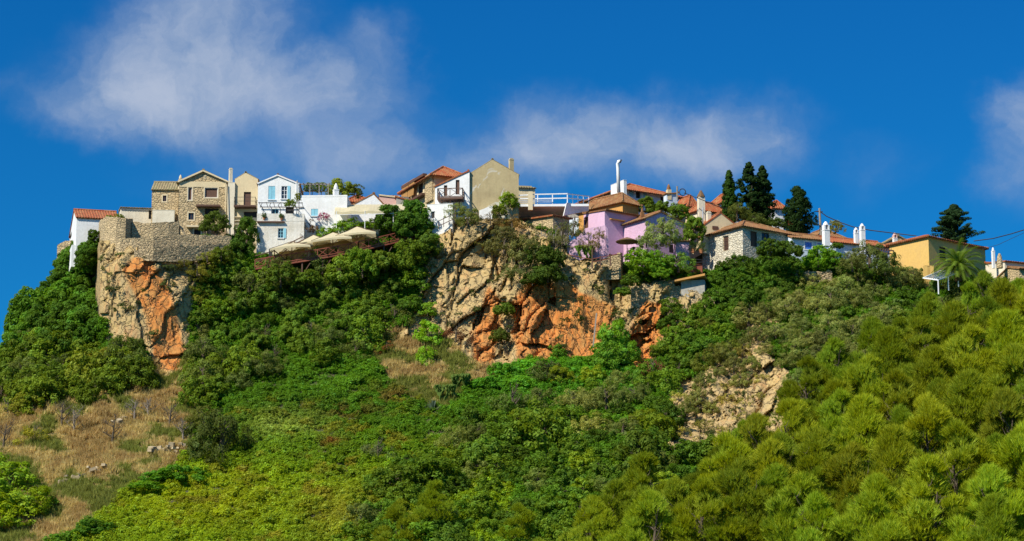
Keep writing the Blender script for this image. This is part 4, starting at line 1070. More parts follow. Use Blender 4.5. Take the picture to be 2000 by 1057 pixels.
# orange house
H = House('orange ochre house with hipped weathered roof below the hilltop house', 1216, 1247, 391, 440, 290.5, 44, ul=1130, wall='orange')
H.win(1158, 1163.5, 398, 407, 'left', panel='wood', mull=False, frame='wood'); H.hip(1.25, .35, 'otile')
# lilac houses
H = House('upper lilac house with brown door in its left end', 1181, 1246, 410, 470, 288.6, 36, ul=1140, wall='lilac')
H.door(1140.5, 1149, 424, 446, 'left', panel='wood'); H.shed(.35, 'b', .35, 'otile')
H.box('canopy', 'orange', .7, 2.8, -.35, -.01, H.z1 - 1.05, H.z1 - .95)
H = House('lower rough lilac house with one tiny square window', 1262, 1343, 425, 500, 286.8, 36, ul=1181, wall='rlilac', zx=2.5)
H.win(1200, 1206.5, 455, 463, 'left', panel='dark', mull=False, frame='wood'); H.win(1318, 1330, 478, 492, panel='dark', frame='wood'); H.door(1307, 1317, 478, 494, panel='wood')
H.gable('b', 1.0, .35, 'otile', .35)
chimney(H.root, 1250, 1259, 405, 419, 288.0, 'otile', 'otile', 'dark', .8)
rough_wall('lilac_wall', [(1108, 478, 286.3), (1130, 462, 286), (1141, 448, 286), (1182, 440, 285.6), (1184, 470, 285.4)], [510, 510, 505, 505, 505], 'rlilac', 'rough lilac garden wall joining the two lilac houses', 'wall', .3, .05, 5)
H = House('lilac lean-to with small tiled roof beside the olive tree', 1320, 1346, 470, 505, 285.5, 8, 1.5, wall='rlilac', name='lean_to', cat='lean-to'); H.shed(.25, 'b', .2, 'otile')
# sunshade
sh = empty('sunshade', at(1225, 489, 283.4), 'round straw sunshade on a thin pole by the lilac house', 'sunshade')
mb = MB(); c = at(1224.5, 472, 283.4); mb.lathe(c, [(1.25, -.08), (1.3, .0), (.7, .28), (.08, .5)], 18); mb.build('canopy', 'thatch', sh)
mb = MB(); mb.tube([at(1225, 500, 283.4), c + Vector((0, 0, .2))], .04, 6); mb.build('pole', 'wood', sh)
# terrace fence with brown posts and wall
rough_wall('terrace_wall', [(1146, 518, 285.3), (1158, 512, 284.9), (1212, 494, 284.9), (1216, 494, 286)], [546, 548, 545, 545], 'dstone', 'stone terrace wall on the cliff edge below the sunshade', 'wall', .5, .06, 6)
fe = empty('post_fence', at(1155, 520, 283.9), 'dark post and rail fence on the cliff edge below the lilac house', 'fence')
for (uu, a, b) in ((1156.5, 486, 524), (1172.5, 500, 522), (1192, 496, 520)): MB().bar(at(uu, b, 283.8), at(uu, a, 283.8), .14).build('post', 'wood', fe)
mb = MB(); wbar(mb, (1108, 497), (1156, 507), 283.8, .07); wbar(mb, (1156, 506), (1208, 496), 283.8, .07); wbar(mb, (1156, 512), (1192, 505), 283.8, .07); mb.build('rail', 'redwood', fe)
mb = MB(); mb.bar(at(1165, 612, 280.3), at(1158, 680, 279.6), .16); single('drainpipe', mb, 'greywood', 'long pale pipe leaning on the smooth orange cliff face', 'pipe')
# red roof cluster
for (lab, u0, u1, ve, vb, Y, yaw, ul, wl, rise, rm) in (
    ('small house with red hipped roof just right of the cream chimney', 1345, 1362, 396, 430, 303, 30, 1318, 'cream', 1.1, 'tile'),
    ('low cream house with red roof beneath the tall dark-capped chimney', 1368, 1422, 407, 440, 298, 34, 1342, 'pale', 1.2, 'tile'),
    ('white house with red roof half hidden behind the slim cypress', 1412, 1440, 392, 430, 304, 30, 1385, 'white', 1.2, 'tile'),
    ('white house with red roof peeking out behind the ragged cypresses', 1512, 1531, 402, 450, 305, 20, 1490, 'white', .8, 'tile')):
    H = House(lab, u0, u1, ve, vb, Y, yaw, ul=ul, wall=wl); H.hip(rise, .3, rm)
H = House('tall square cream chimney with dark conical cap beside the power pole', 1365, 1377, 384, 425, 296, 15, .7, wall='pale', name='chimney_stack', cat='chimney'); H.walls()
mb = MB(); c = H.P(H.L / 2, .35, H.z1); mb.lathe(c, [(.5, 0), (.45, .2), (.28, .5), (.1, .85)], 8); mb.build('chimney_cap', 'thatch', H.root)
# yellow gable
H = House('pale yellow gabled house behind the whitewashed stone house', 1373, 1446, 440, 470, 291.5, 18, 9, wall='cream')
H.gable('b', H.zf(1405, 415) - H.z1, .1, 'tile', .48, .05)
fband(H, 'front', 1391, 1402, 442, 448, 'vent', 'wood', 0, .08)
chimney(H.root, 1379.5, 1390, 415, 438, 292.6, 'pale', 'pale', 'flat')
# whitewashed stone house
H = House('tall whitewashed stone house with barred window and hipped tile roof', 1450, 1556, 440, 535, 287, 37, ul=1371, wall='pstone', zx=5)
H.win(1412, 1423, 461, 490, 'left', panel='wood', frame='trim', bars=True); H.win(1466, 1479, 452, 482, frame='wood', panel='wood'); H.win(1488, 1502.5, 455, 480, frame='wood')
H.hip(1.55, .4, 'otile')
H = House('stained pale column supporting the whitewashed stone house', 1394, 1400, 532, 604, 285.2, 30, ul=1373, wall='pstone', name='support_column', cat='column'); H.flat(.02)
# blue house row
H = House('long low blue-white house with bright blue shutters', 1546, 1630, 463, 515, 290, 22, 6, wall='bluewhite')
H.win(1572, 1585.5, 473, 487, shut=('blue', 'c'), frame='wpaint', surround='wpaint', mull=False); H.win(1596, 1609.5, 475.5, 489, shut=('blue', 'c'), frame='wpaint', surround='wpaint', mull=False)
H.gable('a', 1.15, .3, 'otile', .5, .1); chimney(H.root, 1606.5, 1622, 433, 463, 288.8, 'white', 'white', 'arch', 1.0)
H = House('blue-white house end with red tiles and two arched white chimneys', 1626, 1738, 472, 520, 291, 22, 6, wall='bluewhite')
H.gable('a', 1.2, .3, 'tile', .5, .1)
chimney(H.root, 1668, 1678, 445, 468, 292, 'white', 'white', 'arch', 1.0); chimney(H.root, 1679.5, 1691.5, 437, 476, 290, 'white', 'white', 'arch', 1.0)
H = House('small back house with weathered hip roof behind the blue row', 1600, 1650, 460, 480, 299, 25, 6, wall='cream'); H.hip(1.3, .3, 'otile'); chimney(H.root, 1563, 1569, 437, 450, 297, 'pink', 'tile', 'flat')
H = House('stone gable with small white belfry-like chimney behind the yellow house', 1727, 1788, 474, 490, 298, 14, 6, wall='stone'); H.gable('b', 1.0, .2, 'gtile', .45); chimney(H.root, 1744, 1754, 455, 478, 296, 'white', 'pink', 'arch')
# yellow house
H = House('bright yellow house with red scalloped eaves at the right end', 1813, 1924, 461, 545, 286, 40, ul=1737, wall='yellow', zx=2)
H.front.L = H.L
H.win(1835, 1847, 483, 508, panel='dark', frame='wood', mull=False); H.hip(.9, .3, 'tile')
H = House('low yellow garden wall in front of the yellow house', 1806, 1824, 520, 545, 283, 12, .5, wall='yellow', name='garden_wall', cat='wall'); H.flat(.1)
for (lab, uu) in (('left of two small yellow gate pillars beside the palm', 1809), ('right of two small yellow gate pillars beside the palm', 1821)):
    mb = MB(); pbox(mb, uu - 3, uu + 3, 520, 546, 281.8, .35); single('gate_pillar', mb, 'yellow', lab, 'pillar', 'yellow gate pillars')
# brown pergola between blue row and yellow house
mb = MB()
for (a, b) in (((1716, 487), (1745, 490)), ((1712, 491), (1742, 496)), ((1745, 489), (1748, 512))): wbar(mb, a, b, 287.5, .12)
for k in range(6): wbar(mb, (1716 + 5 * k, 486), (1713 + 5 * k, 492), 287.5, .06, 285.5)
single('small_pergola', mb, 'wood', 'small brown slatted pergola left of the yellow house', 'pergola')
# white pergola
wp = empty('garden_pergola', at(1850, 555, 279), 'white-painted slatted garden pergola under the palm', 'pergola')
q4 = [at(1803, 543, 278.5), at(1838, 529, 281.2), at(1871, 533, 279.2), at(1832, 547, 276.8)]; mb = MB()
for i in range(4): mb.bar(q4[i], q4[(i + 1) % 4], .13)
for k in range(1, 8): mb.bar(q4[0].lerp(q4[3], k / 8) + Vector((0, 0, .1)), q4[1].lerp(q4[2], k / 8) + Vector((0, 0, .1)), .07)
mb.build('slats', 'wpaint', wp)
for p in q4[1:] + [q4[2].lerp(q4[3], .5)]: MB().bar(p, p - Vector((0, 0, 1.6)), .12).build('post', 'wpaint', wp)
# right end roofs
H = House('low house with red tiles right of the palm', 1962, 2010, 510, 545, 285, 24, ul=1925, wall='pale'); H.shed(.5, 'b', .25, 'tile')
chimney(H.root, 1937.5, 1944.5, 483, 510, 285.6, 'white', 'white', 'cone')
H = House('low tiled roof and wall at the right edge of the village', 1990, 2060, 524, 560, 281, 18, ul=1950, wall='stone'); H.gable('a', .6, .3, 'otile', .5)
st = empty('stone_chimney', at(1952, 522, 283), 'rough stone conical chimney right of the slim white chimney', 'chimney'); mb = MB(); mb.lathe(at(1953, 524, 283), [(.36, 0), (.34, .8), (.24, 1.4), (.1, 1.7)], 9); mb.build('stack', 'stone', st)
# ------------------------------------------------------------------ retaining walls on the left bluff
rough_wall('bastion', [(193, 436, 291), (196, 430, 288), (206, 425, 285.4), (228, 423, 283.8), (246, 425, 284), (258, 428, 286), (260, 429, 290)], [476] * 7, 'stone', 'round stone bastion at the edge of the left cliff', 'bastion', .6, .12, 11)
rough_wall('garden_wall', [(258, 433, 285.8), (300, 436, 286), (330, 433, 286.6), (350, 432, 287.2)], 470, 'stone', 'upper stone garden wall between bastion and stone house', 'wall', .5, .1, 12)
rough_wall('terrace_wall', [(340, 432, 287.8), (352, 445, 287.4), (362, 461, 287.0)], 474, 'stone', 'sloping broken stone wall end below the stone house', 'wall', .5, .15, 13)
rough_wall('retaining_wall', [(208, 470, 282.6), (235, 466, 281.6), (300, 463, 282.2), (352, 459, 283.6), (400, 459, 284.9), (452, 461, 286.3)], [500, 512, 520, 518, 508, 498], 'stone', 'long stone retaining wall crowning the left cliff', 'wall', .8, .08, 14, .3, bulge=.04)
rough_wall('retaining_wall', [(262, 487, 280.8), (300, 484, 280.8), (352, 481, 282.2), (420, 478, 284.6), (446, 480, 285.6)], [508, 510, 512, 505, 500], 'dstone', 'lower crumbling stone retaining wall on the left cliff', 'wall', .6, .2, 15, .3, bulge=.05)
rough_wall('broken_wall', [(112, 478, 296), (128, 470, 295.5), (140, 470, 295)], 505, 'dstone', 'broken stone wall stub left of the small white house', 'wall', .5, .15, 16)
# wooden fence along the bluff
fe = empty('picket_fence', at(400, 460, 286.2), 'rough brown picket fence in front of the stone house', 'fence'); mb = MB()
for k in range(22): uu = 398 + k * 2.2; p = at(uu, 461, 286.6 + k * .05); mb.bar(p, p + Vector((0, 0, random.uniform(.5, .95))), .06)
mb.build('pickets', 'wood', fe)
# ------------------------------------------------------------------ umbrella terrace
dk = empty('timber_terrace', at(640, 500, 286), 'sloping timber terrace with red-brown crossed railing', 'terrace')
def tp(u): return at(u, np.interp(u, [498, 640, 705, 812], [523, 500, 487, 462]), np.interp(u, [498, 640, 812], [285.0, 285.5, 288.0]))
mb = MB(); Pn = [tp(u) for u in (498, 560, 640, 700, 760, 812)]
for a, b in zip(Pn[:-1], Pn[1:]):
    c, d = a + Vector((0, 5.0, .1)), b + Vector((0, 5.0, .1)); lo = Vector((0, 0, -.22)); mb.box8([a + lo, b + lo, d + lo, c + lo, a, b, d, c])
mb.build('deck', 'redwood', dk)
railing(dk, [tp(u) for u in (498, 560, 640, 700, 760, 812)], 'redwood', .95, 1.25, (1.0, .12), True, .1)
mb = MB()
for u in (505, 545, 590, 630, 670, 710, 750, 800):
    p = tp(u); mb.bar(p + Vector((0, .2, -2.0)), p + Vector((0, .2, -.2)), .16); mb.bar(p + Vector((0, .25, -1.8)), p + Vector((.9, .25, -.3)), .1)
mb.build('support_post', 'wood', dk)
mb = MB()
S_ = [(545, 492), (575, 489), (610, 482), (650, 474), (690, 466), (712, 463)]
for (ua, va), (ub, vb_) in zip(S_[:-1], S_[1:]):
    Ya, Yb = float(tp(ua).y) + 2.2, float(tp(ub).y) + 2.2; mb.quad(at(ua, va + 24, Ya), at(ub, vb_ + 24, Yb), at(ub, vb_, Yb), at(ua, va, Ya)); mb.quad(at(ua, va + 24, Ya + .05), at(ub, vb_ + 24, Yb + .05), at(ub, vb_, Yb + .05), at(ua, va, Ya + .05))
mb.build('canvas_screen', 'curtain2', dk)
for i, (uc, vr, ve, hw, Y, lab) in enumerate(((570, 480.5, 490.5, 2.3, 286.6, 'lowest cream square umbrella at the foot of the timber terrace'), (612, 468, 481, 2.1, 288.2, 'second cream square umbrella, just above the lowest one'),
        (650, 463, 475, 2.3, 287.2, 'third cream square umbrella, in the middle of the timber terrace'), (697, 451.5, 465, 2.3, 288.0, 'largest and highest cream umbrella at the top of the timber terrace'))):
    c = at(uc, ve, Y); e = empty('patio_umbrella', (c.x, Y, c.z - 2.1), lab, 'umbrella', 'cream umbrellas on the timber terrace')
    H_ = at(uc, vr, Y).z - c.z; n = 8; mb = MB(); ring = []; ap = Vector((c.x, Y, c.z + H_ + .55)); tilt = .1
    for k in range(4):
        a0 = Vector(((-1, 1, 1, -1)[k] * hw, (-1, -1, 1, 1)[k] * hw, 0)); a1 = Vector(((1, 1, -1, -1)[k] * hw, (-1, 1, 1, -1)[k] * hw, 0))
        for j in range(n):
            t = j / n; p = a0.lerp(a1, t); sag = math.sin(math.pi * t) * .14; ring.append(Vector((c.x + p.x * (1 - sag * .3), Y + p.y * (1 - sag * .3), c.z + sag + p.x * tilt)))
    m = len(ring)
    for k in range(m):
        p, q_ = ring[k], ring[(k + 1) % m]; mp, mq = p.lerp(ap, .5) - Vector((0, 0, .08)), q_.lerp(ap, .5) - Vector((0, 0, .08))
        mb.quad(p, q_, mq, mp); mb.add([mp, mq, ap], [(0, 1, 2)]); mb.quad(p - Vector((0, 0, .22)), q_ - Vector((0, 0, .22)), q_, p)
    mb.build('canopy', 'canvas', e); mb = MB(); mb.tube([(c.x, Y, c.z - 2.1), ap], .05, 6); mb.build('pole', 'wood', e)
    mb = MB()
    for k in range(0, m, n): mb.bar(ring[k], ap, .05); mb.bar(ring[k].lerp(ap, .5) - Vector((0, 0, .05)), (c.x, Y, c.z - .2), .04)
    mb.build('ribs', 'wood', e)
st = empty('timber_stair', at(500, 500, 285.6), 'timber stair frame with small black board beside the white lower storey', 'stair'); mb = MB()
for (a, b) in (((498, 500), (536, 490)), ((500, 512), (530, 500)), ((534, 488), (560, 510)), ((560, 488), (534, 508)), ((536, 486), (536, 516)), ((528, 486), (528, 514)), ((560, 478), (592, 462)), ((562, 484), (594, 468)), ((574, 470), (580, 484))): wbar(mb, a, b, 285.8, .1)
mb.build('frame', 'wood', st); mb = MB(); pbox(mb, 525, 531.5, 486, 500, 285.5, .1); mb.build('board', 'dark', st)
# ------------------------------------------------------------------ small terrace and shed at the right cliff
H = House('grey rendered shed with tan slab roof under the stone house', 1330, 1376, 548, 604, 282.5, -9, 3, wall='concrete', name='shed', cat='shed', zx=1)
H.walls(); mb = MB(); a0, a1, b0, b1 = -.7, H.L + .1, -.7, H.D
mb.box8([H.P(a0, b0, H.z1 - .25), H.P(a1, b0, H.z1 + .35), H.P(a1, b1, H.z1 + .35), H.P(a0, b1, H.z1 - .25), H.P(a0, b0, H.z1 - .05), H.P(a1, b0, H.z1 + .6), H.P(a1, b1, H.z1 + .6), H.P(a0, b1, H.z1 - .05)]); mb.build('roof', 'orange', H.root)
rough_wall('retaining_wall', [(1232, 562, 283.6), (1250, 556, 283.1), (1300, 555, 282.8), (1336, 562, 282.5), (1396, 582, 281.6)], [615, 615, 618, 618, 622], 'dstone', 'rubble retaining wall beneath the grey shed', 'wall', .6, .2, 17, .3, bulge=.08)
tg = empty('terrace_gate', at(1350, 530, 284), 'brown metal gate and thin rails on the small terrace by the stone house', 'gate'); mb = MB(); pbox(mb, 1345, 1372, 516, 534, 284.2, .08); mb.build('panel', 'redwood', tg)
mb = MB(); wbar(mb, (1338, 504), (1372, 508), 284, .06); wbar(mb, (1338, 504), (1338, 530), 284, .06); wbar(mb, (1345, 514), (1372, 512), 284, .08); wbar(mb, (1354, 506), (1354, 534), 284, .06); mb.build('frame', 'metal', tg)
for (uu, vv, lab) in ((1354, 494, 'large terracotta pot left of the whitewashed stone house'), (1370, 495, 'terracotta pot touching the whitewashed stone house')):
    c = at(uu, vv, 285.0); e = empty('plant_pot', c, lab, 'pot', 'pots by the stone house'); MB().lathe(c, [(.2, 0), (.3, .45), (.33, .46), (.28, .5)], 10).build('pot', 'terra', e)
    o = raw('plant', CR['airy'][0], e, (.07, .13, .02)); o.scale = (.3, .3, .5); o.location = (0, 0, .5)
rough_wall('rubble_wall', [(1552, 527, 286), (1590, 530, 285.5), (1625, 528, 285.5)], 550, 'dstone', 'dry rubble wall below the blue-white house', 'wall', .6, .25, 18, bulge=.25)
for k, (pts, lab) in enumerate((([(106, 958), (160, 930), (212, 918)], 'longest tumbled dry-stone wall in the yellow grass'), ([(292, 892), (330, 885), (368, 880)], 'short rubble wall beside the dark green bush in the grass'), ([(205, 832), (245, 826)], 'small heap of wall stones under the bare trees'))):
    rr = random.Random(40 + k); mb = MB(); W = [onhill(u, v) for u, v in pts]
    for A_, B_ in zip(W[:-1], W[1:]):
        for q_ in range(int((B_ - A_).length * 7)):
            t = rr.random(); p = A_.lerp(B_, t) + Vector((rr.gauss(0, .25), rr.gauss(0, .4), abs(rr.gauss(0, .35)))); s_ = rr.uniform(.10, .3)
            ax = Vector((rr.uniform(-1, 1), rr.uniform(-1, 1), rr.uniform(-.4, .4))).normalized(); ay = ax.cross(Vector((rr.uniform(-.4, .4), rr.uniform(-.4, .4), 1))).normalized(); az = ax.cross(ay)
            mb.obox(p, ax * s_ * rr.uniform(.8, 1.6), ay * s_, az * s_ * rr.uniform(.5, .9))
    single('dry_stone_wall', mb, 'rubble', lab, 'wall')
# ------------------------------------------------------------------ poles and cables
pp = empty('utility_pole', at(1602, 450, 296), 'grey wooden utility pole behind the arched white chimney', 'utility pole'); mb = MB(); mb.tube([at(1604, 470, 296), at(1600.5, 407, 296)], [.17, .12], 8); mb.build('pole', 'greywood', pp)
mb = MB(); wbar(mb, (1594, 413), (1607, 414), 296, .1); mb.build('crossarm', 'metal', pp)
pp = empty('utility_pole', at(1373, 420, 293), 'thin grey pole in front of the dark-capped chimney', 'utility pole'); mb = MB(); mb.tube([at(1373, 470, 293), at(1372.5, 404, 293)], [.09, .07], 6); mb.build('pole', 'steel', pp)
pp = empty('wall_mast', at(1322, 380, 295), 'short mast with cable coil beside the small cream chimney', 'mast'); mb = MB(); mb.tube([at(1323, 392, 295), at(1322.5, 364, 295)], [.1, .1], 6); mb.build('mast', 'greywood', pp)
mb = MB(); c = at(1333, 375.5, 295); mb.tube([c + Vector((.38 * math.cos(k * .6), 0, .42 * math.sin(k * .6))) for k in range(12)], .06, 5); mb.build('coil', 'cable', pp)
def cable(pts, lab, rad=.05, Y=295, mat='cable'):
    P = [at(u, v, y) for u, v, y in pts]; out = []
    for i in range(len(P) - 1):
        n = 6
        for k in range(n): t = k / n; out.append(P[i].lerp(P[i + 1], t))
    out.append(P[-1]); single('power_cable', MB().tube(out, rad, 5), mat, lab, 'cable', 'overhead cables')
cable([(1336, 377, 295), (1352, 383, 295), (1373, 391, 294), (1395, 401, 294), (1425, 410, 296)], 'black cable from the coiled mast towards the slim cypress')
cable([(1560, 420, 296), (1580, 418, 296), (1594, 413, 296), (1601, 412, 296)], 'black cable between the round cypress and utility pole')
cable([(1601, 413, 296), (1615, 423, 295.8), (1640, 434, 295.5), (1665, 443, 295), (1700, 450, 294.5), (1740, 455, 294), (1790, 461, 293)], 'sagging black cable from the utility pole to the yellow house', .06)
cable([(1902, 471, 290), (1940, 466, 288), (1975, 457, 285), (2020, 443, 282)], 'thick black cable rising to the right edge above the palm', .06)
cable([(1918, 487, 289), (1950, 478, 287), (1980, 464, 285), (2020, 446, 282)], 'thin lower cable right of the yellow house', .025)
# ------------------------------------------------------------------ named trees
PINE = (.30, .35, .018); OLI = (.085, .115, .042); MAS = (.030, .075, .014); BUS = (.050, .115, .014); FIG = (.030, .090, .012); LIM = (.075, .17, .012); BRN = (.13, .075, .03)
def tree(name, me, tr, p, sc, color, label, cat='tree', group=None, ts=1.0, rz=None):
    e = empty(name, p, label, cat, group); e.scale = sc if hasattr(sc, '__len__') else (sc,) * 3; e.rotation_euler = (0, 0, RC.random() * 6.28 if rz is None else rz)
    raw('trunk', tr, e); raw('crown', me, e, color); return e
CY = (.020, .050, .008)
tk = trunk_mesh('trunk', 31, 6.0, .16, 3, .12)
tree('cypress_tree', cypress_crown('cypress_crown', 11, 1.1, 6.6, 0), tk, at(1425, 440, 299), 1.0, (.035, .085, .008), 'slim smooth cypress, leftmost of the four cypresses', 'cypress', 'cypresses on the hilltop')
tree('cypress_tree', cypress_crown('cypress_crown', 12, 2.3, 8.0, 1), tk, at(1465, 446, 297), 1.0, CY, 'tallest ragged cypress with a forked tip', 'cypress', 'cypresses on the hilltop')
tree('cypress_tree', cypress_crown('cypress_crown', 13, 1.75, 7.6, 1), tk, at(1491, 446, 298), 1.0, CY, 'ragged dark cypress just right of the tallest one', 'cypress', 'cypresses on the hilltop')
tree('cypress_tree', cypress_crown('cypress_crown', 14, 1.75, 5.8, 2), tk, at(1559, 460, 296), 1.0, CY, 'stout round-topped cypress standing alone right of the others', 'cypress', 'cypresses on the hilltop')
tree('cedar_tree', cedar_crown('cedar_crown', 15, 3.4, 5.6), tk, at(1866, 492, 293), 1.0, (.030, .07, .022), 'dark spreading conifer behind the yellow house', 'conifer')
# palm
def palm():
    base = at(1872, 550, 279.5); e = empty('palm_tree', base, 'short palm with arching fronds in front of the yellow house', 'palm')
    mb = MB(); hgt = at(1872, 520, 279.5).z - base.z; mb.tube([base, base + Vector((0, 0, hgt * .5)), base + Vector((0, 0, hgt))], [.4, .42, .5], 9); mb.build('trunk', 'thatch', e)
    r = np.random.default_rng(3); V = []; c0 = np.array(base) * 0 + np.array([0, 0, hgt]); n = 0
    for k in range(60):
        a = k * 2.4; el = 1.35 - 1.6 * (k / 60) ** .8; L = r.uniform(3.2, 4.3); pts = []
        d = np.array([math.cos(a) * math.cos(el), math.sin(a) * math.cos(el), math.sin(el)]); p = c0.copy()
        for j in range(15):
            pts.append(p.copy()); p = p + d * L / 15; d = d + np.array([0, 0, -.085 - .01 * j * .5]); d /= np.linalg.norm(d)
        side = np.cross(d, [0, 0, 1.0]); side /= np.linalg.norm(side) + 1e-9
        for j in range(1, 14):
            dd = pts[j + 1] - pts[j]; dd /= np.linalg.norm(dd)
            for s_ in (-1, 1):
                for q_ in (0, .5):
                    b = pts[j] + (pts[j + 1] - pts[j]) * q_; l = .55 * math.sin(math.pi * (j + 1) / 16) ** .5
                    tip = b + (side * s_ * .8 + dd * .6 + np.array([0, 0, -.25])) * l; V += [b - dd * .06, b + dd * .06, tip]; n += 1
            V += [pts[j] - side * .03, pts[j] + side * .03, pts[j + 1]]; n += 1
    me = mesh_from('fronds', np.array(V), np.arange(n * 3).reshape(-1, 3), np.random.default_rng(1).uniform(.3, .7, n), 3)
    raw('fronds', me, e, (.13, .20, .02))
palm()
# prickly pears / agaves
def pear(u, v, Y, s, label, color=(.16, .24, .05), kind=0):
    p = at(u, v, Y) if Y else onhill(u, v); e = empty('prickly_pear' if kind == 0 else 'agave', p, label, 'cactus' if kind == 0 else 'agave'); rd = random.Random(int(u)); V = []; Fq = []
    if kind == 0:
        mb = MB()
        def pad(c, d, h, lev):
            d = d.normalized(); x = d.cross(Vector((rd.uniform(-1, 1), rd.uniform(-1, 1), .2))).normalized(); y = d.cross(x).normalized()
            vs = [];
            for sgn in (1, -1):
                for k in range(8): a = k / 8 * 6.283; vs.append(c + d * h * (.5 - .5 * math.cos(a)) + x * h * .36 * math.sin(a) + y * .04 * sgn)
            mb.add(vs, [tuple(range(8)), tuple(range(15, 7, -1))] + [(k, (k + 1) % 8, 8 + (k + 1) % 8, 8 + k) for k in range(8)])
            if lev:
                for q_ in range(rd.choice((2, 3))): pad(c + d * h * .9, d + Vector((rd.uniform(-.8, .8), rd.uniform(-.8, .8), .4)), h * .85, lev - 1)
        for k in range(5): pad(Vector((rd.uniform(-.6, .6), rd.uniform(-.4, .4), 0)) * s, Vector((rd.uniform(-.5, .5), rd.uniform(-.5, .3), 1)), .45 * s, 3)
        me = bpy.data.meshes.new('pads'); me.from_pydata(mb.v, [], mb.f)
    else:
        mb = MB()
        for k in range(26):
            a = k * 2.4; el = rd.uniform(.3, 1.3); d = Vector((math.cos(a) * math.cos(el), math.sin(a) * math.cos(el), math.sin(el))); sd = Vector((-math.sin(a), math.cos(a), 0)) * .08 * s
            mb.add([-sd, sd, d * .6 * s + sd * .8, d * .6 * s - sd * .8, d * 1.1 * s + Vector((0, 0, -.06))], [(0, 1, 2, 3), (3, 2, 4)])
        me = bpy.data.meshes.new('blades'); me.from_pydata([tuple(v_) for v_ in mb.v], [], mb.f)
    a_ = me.attributes.new('var', 'FLOAT', 'FACE'); a_.data.foreach_set('value', np.random.default_rng(2).uniform(.3, .7, len(me.polygons))); me.materials.append(M['leaf'])
    raw('pads' if kind == 0 else 'blades', me, e, color)
pear(1146, 508, 285.0, 1.3, 'bright prickly pear on the cliff edge left of the post fence', (.2, .3, .05)); pear(870, 785, None, 1.5, 'prickly pear in the dry grass below the middle cliff'); pear(905, 762, None, 1.4, 'higher prickly pear beside the green creeper edge')
pear(845, 803, None, 1.3, 'grey-blue agave at the bottom of the dry grass', (.13, .17, .13), 1)
pear(1612, 598, None, 1.4, 'prickly pear among the shrubs below the rubble wall'); pear(1838, 578, None, 1.5, 'prickly pear below the white pergola'); pear(1752, 612, None, 1.3, 'prickly pear beside the tops of the pines')
